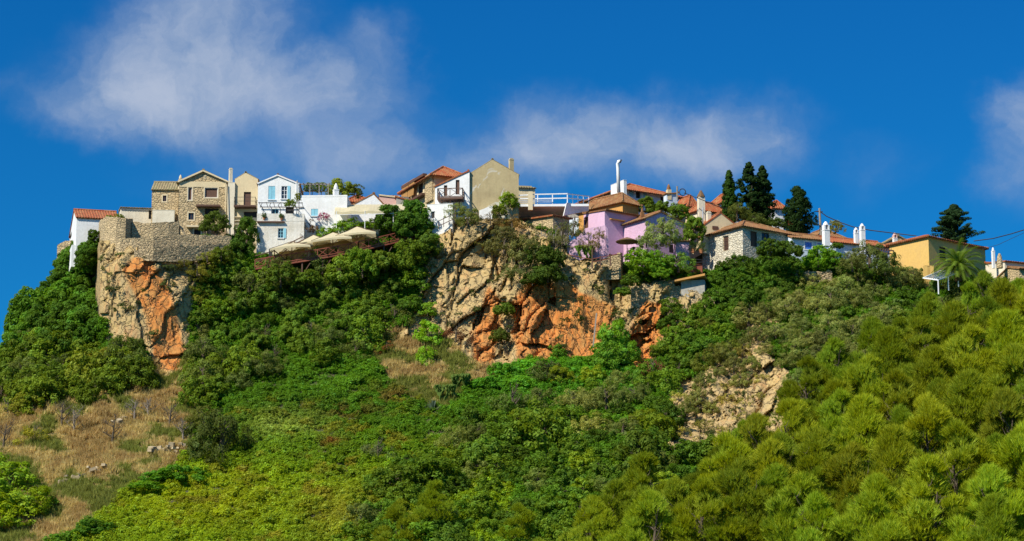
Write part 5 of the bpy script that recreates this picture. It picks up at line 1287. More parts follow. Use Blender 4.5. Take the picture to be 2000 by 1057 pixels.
# hand-placed shrubs: name, kind, u, v, R, Y (None = on the hill), colour, label, category, height factor
NAMED = [
 ('fig_tree', 'fig', 762, 432, 2.0, 289.5, (.022, .07, .012), 'big dark glossy tree in front of the cream awning', 'tree', 1), ('fig_tree', 'fig', 808, 428, 2.1, 289, (.022, .07, .012), 'dark glossy tree touching the timber balcony', 'tree', 1),
 ('fig_tree', 'fig', 800, 445, 2.1, 287.5, (.022, .07, .012), 'low dark tree spilling over the end of the timber terrace', 'tree', .9),
 ('vine_bush', 'bush', 680, 447, 1.9, 290, (.055, .14, .014), 'bright green bush under the cream awning', 'bush', .7), ('vine_bush', 'bush', 640, 460, 1.4, 290, (.055, .14, .014), 'bright green bush right of the grey end wall', 'bush', .8),
 ('vine_bush', 'bush', 725, 440, 1.3, 290, (.05, .12, .014), 'bright green bush beneath the right half of the awning', 'bush', .7),
 ('garden_tree', 'bush', 668, 368, 1.7, 297, (.06, .11, .02), 'round tree behind the white block with the chimney', 'tree', .9), ('garden_tree', 'bush', 692, 372, 1.2, 297, (.06, .11, .02), 'smaller tree left of the red hipped roof', 'tree', .8),
 ('climbing_vine', 'bush', 606, 366, .8, 295.5, (.055, .11, .02), 'vine on the left half of the roof pergola', 'vine', .8), ('climbing_vine', 'bush', 626, 365, .9, 295.5, (.055, .11, .02), 'vine on the right half of the roof pergola', 'vine', .8),
 ('climbing_vine', 'bush', 566, 397, .7, 288.4, (.06, .13, .02), 'clump of vine hanging on the thin iron pergola', 'vine', .8), ('climbing_vine', 'bush', 582, 385, .4, 288.6, (.08, .12, .02), 'sprig of vine at the corner of the white terrace', 'vine', 1.6),
 ('bougainvillea', 'airy', 632, 421, .8, 290.5, (.30, .03, .12), 'magenta bougainvillea by the pale blue window', 'bougainvillea', 1), ('bougainvillea', 'airy', 606, 440, 1.0, 289.5, (.10, .06, .04), 'dark straggling bougainvillea beside the grey end wall', 'bougainvillea', 1.2),
 ('bougainvillea', 'bush', 1548, 437, .6, 296, (.40, .02, .06), 'crimson bougainvillea at the foot of the lone cypress', 'bougainvillea', 1),
 ('bay_tree', 'bush', 417, 436, 1.8, 287.6, (.04, .08, .02), 'dark leafy tree in front of the stone house windows', 'tree', .95),
 ('oak_bush', 'fig', 482, 455, 1.3, 288.5, (.028, .075, .014), 'dark bush hanging below the iron balcony', 'bush', 1.5), ('oak_bush', 'fig', 470, 490, 1.5, 287, (.028, .075, .014), 'dark bush at the foot of the chimney buttress', 'bush', 1.2),
 ('olive_tree', 'airy', 890, 408, 1.5, 287.5, (.08, .095, .04), 'thin grey-green shrub on the crag under the timber balcony', 'shrub', 1), ('olive_tree', 'olive', 915, 425, 1.6, 287, (.07, .08, .035), 'grey-green shrub on the crag under the beige gable', 'shrub', 1),
 ('climbing_vine', 'bush', 993, 392, 1.2, 289.4, (.06, .13, .02), 'green climber on the white railing beside the beige pillar', 'vine', 1), ('climbing_vine', 'bush', 975, 412, 1.0, 289.0, (.055, .1, .02), 'climber below the white railing', 'vine', .9),
 ('dry_shrub', 'airy', 958, 425, 1.5, 287.6, (.17, .12, .05), 'dry brown shrub on the crag left of the stone hut', 'shrub', .8), ('dry_shrub', 'airy', 1000, 432, 1.5, 287.4, (.11, .075, .035), 'dark brown shrub beside the stone hut', 'shrub', 1),
 ('wild_olive', 'olive', 985, 470, 2.3, 285.6, (.085, .09, .045), 'broad grey-green shrub over the crag left of the middle gully', 'shrub', 1), ('wild_olive', 'olive', 1028, 485, 2.3, 284.6, (.075, .08, .04), 'grey-green shrub below the stone hut', 'shrub', 1.1),
 ('wild_olive', 'airy', 1015, 520, 2.2, 283.8, (.06, .075, .035), 'loose dark shrub hanging down the middle cliff', 'shrub', 1), ('oak_bush', 'mastic', 1062, 492, 2.3, 284, (.03, .07, .015), 'dark green shrub below the stake fence', 'shrub', 1.2),
 ('oak_bush', 'mastic', 1070, 528, 2.0, 283.2, (.028, .065, .015), 'dark green shrub at the top of the smooth cliff face', 'shrub', 1.1), ('oak_bush', 'mastic', 1040, 540, 1.6, 283, (.03, .065, .015), 'dark shrub on the ledge above the orange gully', 'shrub', 1),
 ('wild_olive', 'airy', 1098, 455, 1.8, 285.6, (.07, .075, .035), 'twisted olive between the stone hut and lilac wall', 'olive tree', 1.2), ('wild_olive', 'airy', 1120, 440, 1.4, 285.8, (.06, .07, .03), 'olive leaning against the lilac wall', 'olive tree', 1.3),
 ('wild_olive', 'airy', 1150, 470, 1.3, 284.6, (.09, .08, .05), 'sparse twiggy tree before the upper lilac house', 'tree', 1.2), ('wild_olive', 'airy', 1170, 455, .9, 284.8, (.09, .075, .05), 'little twiggy bush before the tiny-windowed lilac wall', 'shrub', 1.2),
 ('olive_tree', 'olive', 1293, 452, 2.3, 283.6, (.085, .115, .05), 'round olive tree in front of the lower lilac house', 'olive tree', 1.1), ('olive_tree', 'olive', 1262, 470, 1.2, 283.4, (.085, .115, .05), 'small olive left of the round one by the lilac house', 'olive tree', 1),
 ('fig_tree', 'fig', 1262, 402, 1.15, 293, (.05, .11, .018), 'bright leafy tree under the hilltop house windows', 'tree', .9), ('fig_tree', 'fig', 1290, 410, 1.2, 292.5, (.05, .11, .018), 'leafy tree behind the ridge of the lower lilac house', 'tree', .9),
 ('fig_tree', 'fig', 1325, 416, 1.2, 292, (.045, .10, .018), 'leafy tree above the right end of the lower lilac house', 'tree', .9), ('fig_tree', 'fig', 1357, 450, 1.2, 290, (.04, .09, .016), 'dark tree between lilac house and pale yellow gable', 'tree', 1.4),
 ('garden_shrub', 'bush', 1245, 500, 1.5, 283.2, (.06, .15, .014), 'bright green shrub right of the sunshade', 'shrub', 1), ('garden_shrub', 'bush', 1255, 518, 1.6, 282.8, (.055, .15, .014), 'bright green shrub below the sunshade', 'shrub', 1),
 ('garden_shrub', 'bush', 1290, 515, 1.9, 283, (.05, .14, .014), 'bright green shrub under the round olive tree', 'shrub', 1), ('garden_shrub', 'olive', 1325, 512, 1.8, 283, (.07, .12, .03), 'grey-green shrub left of the terrace gate', 'shrub', 1),
 ('garden_shrub', 'mastic', 1232, 545, 1.2, 282, (.035, .09, .014), 'dark shrub on the cliff edge left of the rubble wall', 'shrub', .9), ('garden_shrub', 'mastic', 1215, 566, 1.1, 282, (.035, .085, .014), 'dark shrub hanging into the cliff notch', 'shrub', .9),
 ('garden_shrub', 'bush', 1290, 535, 1.1, 281.8, (.05, .13, .014), 'green shrub on top of the rubble wall', 'shrub', .8),
 ('cliff_shrub', 'mastic', 985, 600, 1.4, None, (.035, .08, .016), 'dark shrub rooted halfway up the middle cliff', 'shrub', 1), ('cliff_shrub', 'mastic', 975, 650, 1.3, None, (.04, .08, .018), 'dark shrub near the foot of the middle cliff', 'shrub', 1.2),
 ('cliff_shrub', 'bush', 835, 605, 1.2, None, (.06, .14, .02), 'fresh green shrub at the upper left foot of the middle cliff', 'shrub', .9), ('cliff_shrub', 'airy', 932, 470, 1.2, None, (.10, .10, .04), 'thin shrub on the crag face', 'shrub', 1),
 ('young_tree', 'bush', 838, 655, 1.7, None, (.065, .16, .014), 'bright green young tree in the dry grass below the middle cliff', 'tree', 1.2), ('young_tree', 'bush', 830, 700, 1.3, None, (.06, .14, .014), 'lower half-hidden bright green tree below the middle cliff', 'tree', 1.2),
 ('dry_shrub', 'airy', 755, 680, 1.6, None, (.14, .06, .035), 'dry red-brown bramble heap at the left of the dry grass', 'shrub', .9), ('dry_shrub', 'airy', 890, 650, 2.0, None, (.22, .11, .05), 'tangle of dry brown twigs at the foot of the middle cliff', 'shrub', .8),
 ('dry_shrub', 'airy', 1278, 725, 1.8, None, (.17, .07, .03), 'rusty brown dead shrub right of the orange overhang', 'shrub', 1.4),
 ('creeper_mound', 'bush', 1195, 660, 2.0, None, (.055, .16, .02), 'lush creeper mound climbing the cliff right of the smooth face', 'creeper', 1.4), ('creeper_mound', 'bush', 1190, 700, 2.2, None, (.05, .15, .02), 'lower creeper mound beneath the orange overhang', 'creeper', 1.1),
 ('creeper_mound', 'bush', 1225, 690, 1.5, None, (.045, .13, .02), 'creeper mound touching the orange overhang', 'creeper', 1.2), ('creeper_mound', 'bush', 1090, 690, 1.1, None, (.05, .14, .02), 'small creeper mound at the foot of the smooth cliff face', 'creeper', 1),
 ('creeper_mound', 'mastic', 985, 720, 2.0, None, (.04, .15, .02), 'dense green creeper mound at the left foot of the orange cliff', 'creeper', .9), ('creeper_mound', 'mastic', 950, 745, 1.9, None, (.04, .15, .02), 'dense green creeper mound beside the prickly pears', 'creeper', .8),
 ('creeper_mound', 'mastic', 1020, 745, 1.8, None, (.045, .15, .02), 'dense green creeper mound under the orange gully', 'creeper', .8),
 ('wild_olive', 'olive', 1070, 728, 2.2, None, (.055, .08, .03), 'dark grey-green olive just below the smooth cliff face', 'olive tree', 1),
 ('olive_tree', 'olive', 1700, 500, 2.2, 283.6, (.09, .115, .05), 'silvery olive in front of the two arched white chimneys', 'olive tree', 1), ('olive_tree', 'olive', 1665, 512, 1.7, 283.6, (.085, .11, .045), 'silvery olive left of the larger silvery one', 'olive tree', 1),
 ('garden_shrub', 'olive', 1730, 515, 1.7, 282.6, (.06, .09, .03), 'dark olive against the yellow house corner', 'olive tree', 1.1), ('garden_shrub', 'airy', 1785, 535, 1.2, 282.4, (.08, .09, .04), 'grey shrub below the bright yellow wall', 'shrub', 1),
 ('garden_shrub', 'bush', 1598, 503, 1.9, 286.5, (.045, .13, .014), 'fresh green bush under the bright blue shutters', 'bush', .9), ('garden_shrub', 'bush', 1630, 505, 1.3, 286.2, (.045, .12, .014), 'fresh green bush beside the little palm-like tree', 'bush', .9),
 ('garden_shrub', 'mastic', 1634, 478, .9, 287.6, (.03, .08, .014), 'small dark umbrella-shaped tree below the arched chimney', 'tree', .7),
 ('mastic_tree', 'mastic', 1505, 480, 1.7, 284, (.03, .075, .013), 'dark shrub against the windows of the stone house', 'shrub', 1), ('mastic_tree', 'mastic', 1540, 482, 1.8, 284.5, (.03, .075, .013), 'dark shrub below the corner of the blue-white house', 'shrub', 1),
 ('garden_tree', 'olive', 1585, 432, 1.0, 298, (.08, .12, .02), 'light green treetop left of the utility pole', 'tree', 1), ('garden_tree', 'olive', 1632, 443, 1.1, 298, (.08, .12, .02), 'light green treetop right of the utility pole', 'tree', 1),
 ('garden_tree', 'olive', 1440, 415, 1.6, 295, (.035, .06, .02), 'grey-green tree at the foot of the slim cypress', 'tree', 1), ('garden_tree', 'olive', 1478, 432, 1.5, 294, (.03, .055, .018), 'grey-green tree at the foot of the tallest cypress', 'tree', .9), ('garden_tree', 'mastic', 1515, 435, 1.3, 294, (.025, .05, .015), 'dark shrub between the ragged and lone cypress', 'shrub', .9),
 ('wild_shrub', 'bush', 548, 540, 1.9, 284.4, (.045, .10, .015), 'green shrub in front of the lowest end of the timber terrace', 'shrub', 1), ('wild_shrub', 'mastic', 600, 538, 1.7, 284.6, (.035, .085, .015), 'dark shrub hiding the posts of the timber terrace', 'shrub', 1),
 ('wild_shrub', 'bush', 665, 530, 1.9, 284.6, (.045, .10, .015), 'green shrub touching the middle of the terrace railing', 'shrub', 1.1), ('wild_shrub', 'bush', 708, 516, 2.0, 285, (.045, .10, .015), 'tall green shrub covering the terrace railing under the largest umbrella', 'shrub', 1.2),
 ('wild_shrub', 'mastic', 752, 506, 1.9, 285.4, (.04, .09, .015), 'dark green shrub below the upper end of the terrace railing', 'shrub', 1.1), ('wild_shrub', 'bush', 797, 498, 1.9, 285.6, (.045, .10, .015), 'green shrub at the upper end of the timber terrace', 'shrub', 1.1), ('wild_shrub', 'fig', 838, 478, 1.5, 286.5, (.03, .07, .015), 'dark shrub on the edge left of the crag', 'shrub', 1),
 ('ledge_shrub', 'airy', 405, 500, 1.3, 283.4, (.13, .14, .03), 'yellowish shrub against the right part of the long retaining wall', 'shrub', .8), ('ledge_shrub', 'bush', 432, 498, 1.3, 284.2, (.05, .10, .016), 'green shrub at the right end of the long retaining wall', 'shrub', .9), ('ledge_shrub', 'airy', 385, 525, 1.4, 282.6, (.12, .13, .03), 'yellowish shrub under the long retaining wall', 'shrub', .9),
 ('ledge_shrub', 'airy', 360, 512, .9, 281.8, (.11, .12, .03), 'small yellowish shrub at the foot of the retaining wall', 'shrub', .8), ('ledge_shrub', 'bush', 232, 424, .7, 285.5, (.06, .11, .02), 'tuft of green on top of the round bastion', 'shrub', .6), ('ledge_shrub', 'bush', 212, 425, .5, 286.5, (.06, .11, .02), 'small tuft of green left on the bastion top', 'shrub', .7),
 ('slope_olive', 'olive', 1128, 790, 2.2, None, (.11, .13, .05), 'pale grey-green olive on the middle slope below the smooth cliff face', 'olive tree', 1.1), ('slope_olive', 'olive', 1185, 782, 2.3, None, (.11, .13, .05), 'pale olive right of its twin below the creeper mounds', 'olive tree', 1.2),
 ('slope_olive', 'olive', 1150, 838, 2.1, None, (.12, .13, .045), 'lowest of the three pale olives on the middle slope', 'olive tree', 1), ('slope_olive', 'airy', 1000, 788, 2.6, None, (.07, .10, .035), 'tall thin grey-green tree right of the prickly pears', 'tree', 1.3),
 ('slope_tree', 'bush', 1060, 850, 3.3, None, (.045, .10, .014), 'largest rounded green tree in the middle slope thicket', 'tree', 1.1), ('slope_tree', 'mastic', 940, 880, 3.2, None, (.036, .085, .014), 'big rounded dark tree at the left of the middle slope thicket', 'tree', 1.1), ('slope_tree', 'bush', 1250, 900, 3.0, None, (.04, .09, .014), 'big rounded green tree left of the pale outcrop foot', 'tree', 1.2),
 ('grey_shrub', 'airy', 738, 880, 1.9, None, (.08, .10, .06), 'smoky grey shrub alone on the bright green carpet', 'shrub', 1.1), ('grove_tree', 'olive', 245, 705, 3.2, None, (.035, .065, .02), 'large dark tree at the foot of the left cliff', 'tree', 1.2), ('grove_tree', 'bush', 175, 735, 3.0, None, (.06, .10, .018), 'large mid-green tree left of the dark cliff-foot tree', 'tree', 1.1),
 ('meadow_olive', 'olive', 395, 745, 2.8, None, (.045, .075, .026), 'big grey-green olive between meadow and orange cliff foot', 'olive tree', 1.2), ('meadow_bush', 'bush', 60, 790, 2.0, None, (.08, .12, .02), 'yellow-green bush at the upper left corner of the meadow', 'bush', .9),
 ('fig_tree', 'fig', 172, 500, 1.6, 289, (.03, .085, .012), 'dark glossy tree hiding the foot of the small white house', 'tree', 1), ('fig_tree', 'fig', 184, 462, 0.8, 288.5, (.03, .085, .012), 'dark glossy crown just left of the round bastion', 'tree', 1),
 ('green_bush', 'mastic', 345, 925, 3.4, None, (.035, .11, .012), 'large smooth dark green bush lying in the yellow grass', 'bush', .55), ('green_bush', 'mastic', 290, 950, 2.5, None, (.04, .12, .012), 'left tail of the smooth green bush in the yellow grass', 'bush', .4),
 ('olive_tree', 'olive', 430, 864, 3.5, None, (.035, .065, .022), 'big dark olive standing over the smooth green bush', 'olive tree', 1.2), ('olive_tree', 'olive', 400, 825, 2.2, None, (.045, .075, .025), 'dark olive behind the big one at the meadow edge', 'olive tree', 1),
 ('almond_tree', 'airy', 68, 850, 2.0, None, (.10, .13, .02), 'light yellow-green almond tree in the dry meadow', 'tree', 1), ('almond_tree', 'airy', 15, 800, 2.0, None, (.09, .11, .025), 'loose almond tree at the left edge of the meadow', 'tree', 1),
 ('yellow_bush', 'bush', 20, 940, 3.2, None, (.06, .13, .012), 'big bright bush at the bottom left corner, upper half', 'bush', .8), ('yellow_bush', 'bush', 55, 985, 2.8, None, (.08, .15, .012), 'bright bush in the bottom left corner below the upper one', 'bush', .8), ('yellow_bush', 'bush', 10, 1010, 3.0, None, (.085, .155, .012), 'lowest bright bush in the bottom left corner', 'bush', .9),
 ('yellow_bush', 'mastic', 190, 1030, 2.6, None, (.035, .10, .014), 'dark green bush at the bottom edge of the yellow grass', 'bush', .7), ('yellow_bush', 'mastic', 130, 1050, 2.2, None, (.035, .10, .014), 'dark green bush cut by the bottom edge left of the other', 'bush', .7),
]
for (nm, kd, u, v, R, Y, c, lab, cat, hs) in NAMED: plant(nm, kd, u, v, R, Y, c, lab, cat, None, hs)
# ------------------------------------------------------------------ thickets: every shrub a thing of its own
ORD = 'first second third fourth fifth sixth seventh eighth ninth tenth eleventh twelfth thirteenth fourteenth fifteenth sixteenth seventeenth eighteenth nineteenth twentieth twenty-first twenty-second twenty-third twenty-fourth twenty-fifth'.split()
def thicket(poly, gap, kinds, noun, where, group, bands, seed, avoid=(), rmul=1.0, hs=1.0, name=None):
    """kinds: list of (kind, weight, colour, adjective, R0, R1)"""
    r = random.Random(seed); us = [p[0] for p in poly]; vs = [p[1] for p in poly]; pts = []
    for _ in range(9000):
        u = r.uniform(min(us), max(us)); v = r.uniform(min(vs), max(vs))
        if not inpoly([u], [v], poly)[0] or any(inpoly([u], [v], a)[0] for a in avoid): continue
        g = gap * r.uniform(.85, 1.25)
        if all((u - x) ** 2 + ((v - y) * 1.25) ** 2 > g * g for x, y in pts): pts.append((u, v))
    v0, v1 = min(p[1] for p in pts), max(p[1] for p in pts) + 1e-3; rows = {}
    for p in pts: rows.setdefault(int((p[1] - v0) / (v1 - v0) * len(bands)), []).append(p)
    n = 0
    for b, ps in sorted(rows.items()):
        ps.sort()
        for i, (u, v) in enumerate(ps):
            t = r.random() * sum(k[1] for k in kinds)
            for K in kinds:
                t -= K[1]
                if t <= 0: break
            kind, _w, c, adj, R0, R1 = K
            o = ORD[i] if i < len(ORD) else 'last'
            lab = f'{adj} {noun}, {o} from left in the {bands[b]} row {where}'
            plant(name or noun.replace(' ', '_'), kind, u, v, r.uniform(R0, R1) * rmul, None, c, lab, noun.split()[-1], group, hs * r.uniform(.85, 1.15)); n += 1
    return n
cnt = 0
cnt += thicket([(30, 660), (70, 585), (125, 520), (170, 478), (186, 470), (190, 660), (110, 680), (30, 690)], 33, [('fig', 1, FIG, 'dark glossy', 2.0, 2.7)], 'fig tree', 'beside the left cliff', 'glossy fig trees on the left slope', ('top', 'middle', 'bottom'), 1)
cnt += thicket([(-60, 690), (20, 668), (200, 690), (245, 655), (272, 700), (275, 748), (180, 780), (-60, 775)], 36, [('bush', 2, (.05, .10, .015), 'mid green', 1.9, 2.6), ('olive', 1, (.06, .085, .03), 'grey-green', 1.9, 2.5), ('airy', 1, (.09, .12, .02), 'yellowish loose', 1.8, 2.3)], 'oak tree', 'above the dry meadow', 'oaks at the foot of the left slope', ('top', 'middle', 'bottom'), 2, hs=1.05)
cnt += thicket([(378, 570), (440, 512), (500, 530), (560, 520), (640, 508), (700, 500), (770, 480), (820, 480), (822, 520), (785, 640), (700, 690), (540, 700), (430, 770), (390, 780), (380, 740), (385, 690)], 37,
    [('bush', 3, (.048, .105, .015), 'mid green', 1.4, 2.9), ('mastic', 2, (.032, .08, .014), 'dark green', 1.4, 2.5), ('olive', 2, (.06, .085, .03), 'grey-green', 1.4, 2.8), ('fig', 2, (.045, .105, .018), 'broad-leaved', 1.4, 2.0), ('airy', 1, (.07, .085, .03), 'thin twiggy', 1.5, 2.0)],
    'wild shrub', 'below the cream umbrellas', 'shrubs in the thicket below the umbrella terrace', ('top', 'upper', 'middle', 'lower', 'bottom'), 3)
cnt += thicket([(375, 520), (430, 500), (470, 510), (440, 560), (380, 590)], 22, [('airy', 1, (.13, .14, .03), 'yellowish', .9, 1.3), ('bush', 1, (.06, .10, .02), 'green', .9, 1.4)], 'small shrub', 'below the retaining wall', 'small shrubs by the retaining wall', ('top', 'bottom'), 4)
R3 = [(1310, 870), (1310, 760), (1400, 700), (1450, 640), (1560, 740), (1545, 860), (1435, 884)]
cnt += thicket([(1010, 770), (1100, 735), (1240, 740), (1300, 745), (1320, 860), (1420, 890), (1400, 960), (1300, 1060), (660, 1090), (700, 960), (820, 880), (930, 800)], 42,
    [('mastic', 5, (.032, .085, .013), 'dark green', 1.6, 3.0), ('bush', 4, (.045, .105, .014), 'mid green', 1.5, 3.0), ('olive', 2, (.075, .10, .035), 'grey-green', 1.6, 2.2), ('bush', 1, (.07, .13, .014), 'light green', 1.4, 2.0)],
    'maquis shrub', 'of the middle slope', 'shrubs covering the lower middle slope', ('top', 'second', 'third', 'fourth', 'fifth', 'bottom'), 5, avoid=(R3,), hs=.95)
cnt += thicket([(1310, 600), (1385, 610), (1440, 610), (1440, 680), (1390, 700), (1300, 755), (1260, 740), (1300, 670)], 30, [('mastic', 2, (.032, .085, .014), 'dark green', 1.4, 2.0), ('olive', 2, (.06, .095, .025), 'grey-green', 1.4, 2.0), ('bush', 2, (.05, .115, .016), 'mid green', 1.4, 1.9)],
    'slope shrub', 'under the grey shed', 'shrubs under the grey shed', ('top', 'middle', 'bottom'), 6)
cnt += thicket([(1400, 520), (1440, 495), (1530, 490), (1560, 520), (1545, 570), (1440, 590), (1395, 590)], 29, [('mastic', 1, (.028, .075, .012), 'very dark', 1.6, 2.1)], 'mastic bush', 'beside the whitewashed house', 'dark mastic bushes beside the stone house', ('top', 'middle', 'bottom'), 7)
cnt += thicket([(1545, 560), (1640, 530), (1740, 535), (1800, 545), (1930, 545), (1960, 570), (1880, 600), (1780, 620), (1710, 680), (1690, 720), (1560, 735), (1500, 700), (1450, 630), (1490, 590)], 31,
    [('olive', 5, (.11, .13, .055), 'silvery', 1.4, 2.4), ('olive', 3, (.075, .09, .038), 'dusky', 1.4, 2.2), ('mastic', 2, (.035, .09, .015), 'dark green', 1.3, 1.9), ('bush', 1, (.055, .115, .02), 'fresh green', 1.2, 1.7)],
    'heath shrub', 'below the blue-white houses', 'shrubs below the blue-white houses', ('top', 'second', 'third', 'fourth', 'bottom'), 8)
cnt += thicket([(1320, 780), (1400, 700), (1460, 650), (1500, 690), (1500, 760), (1450, 860), (1340, 860)], 36, [('airy', 3, (.145, .14, .05), 'straw-coloured', .8, 1.3), ('olive', 2, (.10, .11, .045), 'silvery', .9, 1.4)], 'spurge bush', 'on the pale outcrop', 'dry bushes on the pale outcrop', ('top', 'middle', 'bottom'), 9)
cnt += thicket([(1560, 740), (1690, 730), (1690, 800), (1600, 830), (1565, 800)], 30, [('olive', 2, (.06, .085, .03), 'grey-green', 1.5, 2.0), ('bush', 1, (.05, .12, .015), 'fresh green', 1.4, 1.8)], 'gap shrub', 'right of the outcrop', 'shrubs between outcrop and pines', ('top', 'bottom'), 10)
# pines
PN = [(1585, 800, 1.9), (1870, 690, 2.2), (1965, 650, 2.3), (1800, 715, 2.0), (1740, 740, 2.0), (1970, 735, 2.5), (1900, 765, 2.4), (2035, 655, 2.4), (1830, 790, 2.3), (1700, 810, 2.1), (1990, 800, 2.5), (1760, 850, 2.2), (1640, 860, 2.1),
      (1550, 900, 2.1), (1900, 850, 2.4), (1480, 915, 2.0), (1690, 900, 2.2), (1820, 910, 2.3), (1970, 900, 2.5), (1600, 960, 2.2), (1425, 975, 2.1), (1510, 985, 2.2), (1750, 975, 2.3), (1880, 980, 2.4), (2010, 990, 2.5), (1670, 1010, 2.2), (1450, 1040, 2.2),
      (1260, 1000, 1.9), (1205, 1030, 1.6), (1320, 1040, 1.8), (1820, 1050, 2.4), (1940, 1060, 2.4), (1570, 1060, 2.2), (1720, 1070, 2.3), (1380, 1070, 2.0), (1160, 1065, 1.6), (1015, 1060, 1.2), (850, 1010, 1.2), (1270, 1080, 2.0), (780, 1050, 1.2), (2080, 740, 2.5), (2090, 880, 2.5)] + [(2130 + 75 * (k % 4) + 20 * (k // 4 % 2), 640 + 85 * (k // 4), 2.4) for k in range(20)]
PN.sort(key=lambda p: p[1]); bn = {}
for i, (u, v, R) in enumerate(PN):
    b = min(6, int((v - 600) / 70)); bn.setdefault(b, []).append((u, v, R))
BN = ('topmost row', 'second row', 'third row', 'fourth row', 'fifth row', 'sixth row', 'bottom row')
for b, ps in bn.items():
    ps.sort()
    for i, (u, v, R) in enumerate(ps): plant('pine_tree', 'pine', u, v, R * 1.12, None, PINE, f'feathery yellow-green pine, {ORD[i]} from the left in the {BN[b]} of pines', 'pine', 'Aleppo pines on the lower right slope')
cnt += thicket([(1640, 720), (1760, 650), (1850, 620), (1960, 585), (2080, 570), (2080, 1100), (1400, 1100), (1400, 900), (1560, 870), (1600, 780)], 70, [('pine', 1, (.24, .32, .018), 'yellow-green', 1.5, 2.2)], 'young pine', 'of the wood', 'younger pines in the lower right wood', ('top', 'upper', 'middle', 'lower', 'bottom'), 11, name='young_pine')
print('THICKET', cnt)
# bare trees in the meadow
for k, (u, v, h, lab) in enumerate(((120, 840, 3.4, 'leaning bare tree at the upper left of the meadow'), (145, 850, 3.2, 'upright bare tree right of the leaning one'), (218, 870, 3.2, 'bare forked tree in the middle of the meadow'), (262, 822, 2.6, 'small bare tree below the dark grove'), (330, 835, 2.8, 'bare tree left of the dark olive'), (358, 862, 2.6, 'thin dead tree beside the smooth green bush'), (5, 880, 3.5, 'bare trunk at the left edge of the meadow'), (290, 815, 2.4, 'crooked dead tree beside the orange cliff foot'))):
    p = onhill(u, v); e = empty('bare_tree', p, lab, 'bare tree', 'bare trees in the dry meadow'); me = trunk_mesh('branches', 50 + k, h, .10, 11, .6, 'pbark' if k % 2 else 'bark', sub=5); raw('branches', me, e)
# ------------------------------------------------------------------ ground cover (uncountable)
def var_mesh(kind, i):
    r = np.random.default_rng(900 + i)
    if kind == 'leafy': me = crown('clump', 900 + i, .75, .55, 14, 26, .26, .085, .6, -.05, up=.5, mat='leafi')
    elif kind == 'grass':
        n = 26; P = np.stack([r.normal(0, .28, n), r.normal(0, .28, n), np.zeros(n)], 1); D = rng_dirs(r, n) * .35 + np.array([0, 0, 1.0]); me = tufts('tuft', P, D / np.linalg.norm(D, axis=1, keepdims=True), r, 5, .5, .02, .25, 'leafi')
    else: 
        n = 30; P = np.stack([r.normal(0, .35, n), r.normal(0, .35, n), r.uniform(0, .4, n)], 1); D = rng_dirs(r, n); me = tufts('twigs', P, D, r, 4, .5, .018, .5, 'leafi')
    return me
def scatter(name, label, pts, scl, rot, col, kind):
    srcs = []
    for i in range(4):
        o = bpy.data.objects.new(f'{kind}_clump', var_mesh(kind, i)); srcs.append(o)
    me = bpy.data.meshes.new(name); me.vertices.add(len(pts)); me.vertices.foreach_set('co', pts.astype(np.float32).ravel())
    a = me.attributes.new('scl', 'FLOAT', 'POINT'); a.data.foreach_set('value', scl.astype(np.float32))
    a = me.attributes.new('rot', 'FLOAT_VECTOR', 'POINT'); a.data.foreach_set('vector', rot.astype(np.float32).ravel())
    a = me.attributes.new('tcol', 'FLOAT_VECTOR', 'POINT'); a.data.foreach_set('vector', col.astype(np.float32).ravel())
    a = me.attributes.new('pick', 'INT', 'POINT'); a.data.foreach_set('value', np.random.default_rng(1).integers(0, 4, len(pts)).astype(np.int32))
    o = bpy.data.objects.new(name, me); COL.objects.link(o); tag(o, label, name.replace('_', ' '), kind='stuff'); me.materials.append(M['leafi'])
    g = bpy.data.node_groups.new(name + '_scatter', 'GeometryNodeTree'); g.interface.new_socket('Geometry', in_out='INPUT', socket_type='NodeSocketGeometry'); g.interface.new_socket('Geometry', in_out='OUTPUT', socket_type='NodeSocketGeometry')
    N = g.nodes; gi = N.new('NodeGroupInput'); go = N.new('NodeGroupOutput'); iop = N.new('GeometryNodeInstanceOnPoints'); jn = N.new('GeometryNodeJoinGeometry'); m2p = N.new('GeometryNodeMeshToPoints')
    for s_ in srcs:
        oi = N.new('GeometryNodeObjectInfo'); oi.inputs['Object'].default_value = s_; oi.inputs['As Instance'].default_value = True; g.links.new(oi.outputs['Geometry'], jn.inputs[0])
    def na(n_, t): x = N.new('GeometryNodeInputNamedAttribute'); x.data_type = t; x.inputs[0].default_value = n_; return x.outputs[0]
    g.links.new(gi.outputs[0], m2p.inputs['Mesh']); g.links.new(m2p.outputs[0], iop.inputs['Points']); g.links.new(jn.outputs[0], iop.inputs['Instance']); iop.inputs['Pick Instance'].default_value = True
    g.links.new(na('pick', 'INT'), iop.inputs['Instance Index']); e2r = N.new('FunctionNodeEulerToRotation'); g.links.new(na('rot', 'FLOAT_VECTOR'), e2r.inputs[0]); g.links.new(e2r.outputs[0], iop.inputs['Rotation']); g.links.new(na('scl', 'FLOAT'), iop.inputs['Scale']); g.links.new(iop.outputs[0], go.inputs[0])
    md = o.modifiers.new('scatter', 'NODES'); md.node_group = g; return o
def hill_points(n, seed, keep, u0=-420, u1=2600, v1=1190):
    r = np.random.default_rng(seed); u = r.uniform(u0, u1, n); v = r.uniform(400, v1, n); ok = v > ridge(u) + 1; u, v = u[ok], v[ok]; k = keep(u, v); u, v = u[k], v[k]
    Y = depth(u, v); a, f, g = ray(u, v); P = np.stack([a * Y / f, Y, g * Y / f], 1); P = P * (1 - scrub(P, u, v) / Y)[:, None]; return u, v, P, r
rockm = lambda u, v: mask(ROCK, u, v, 10, 35, 50)
drym = lambda u, v: mask(DRY, u, v, 16, 45, 52)
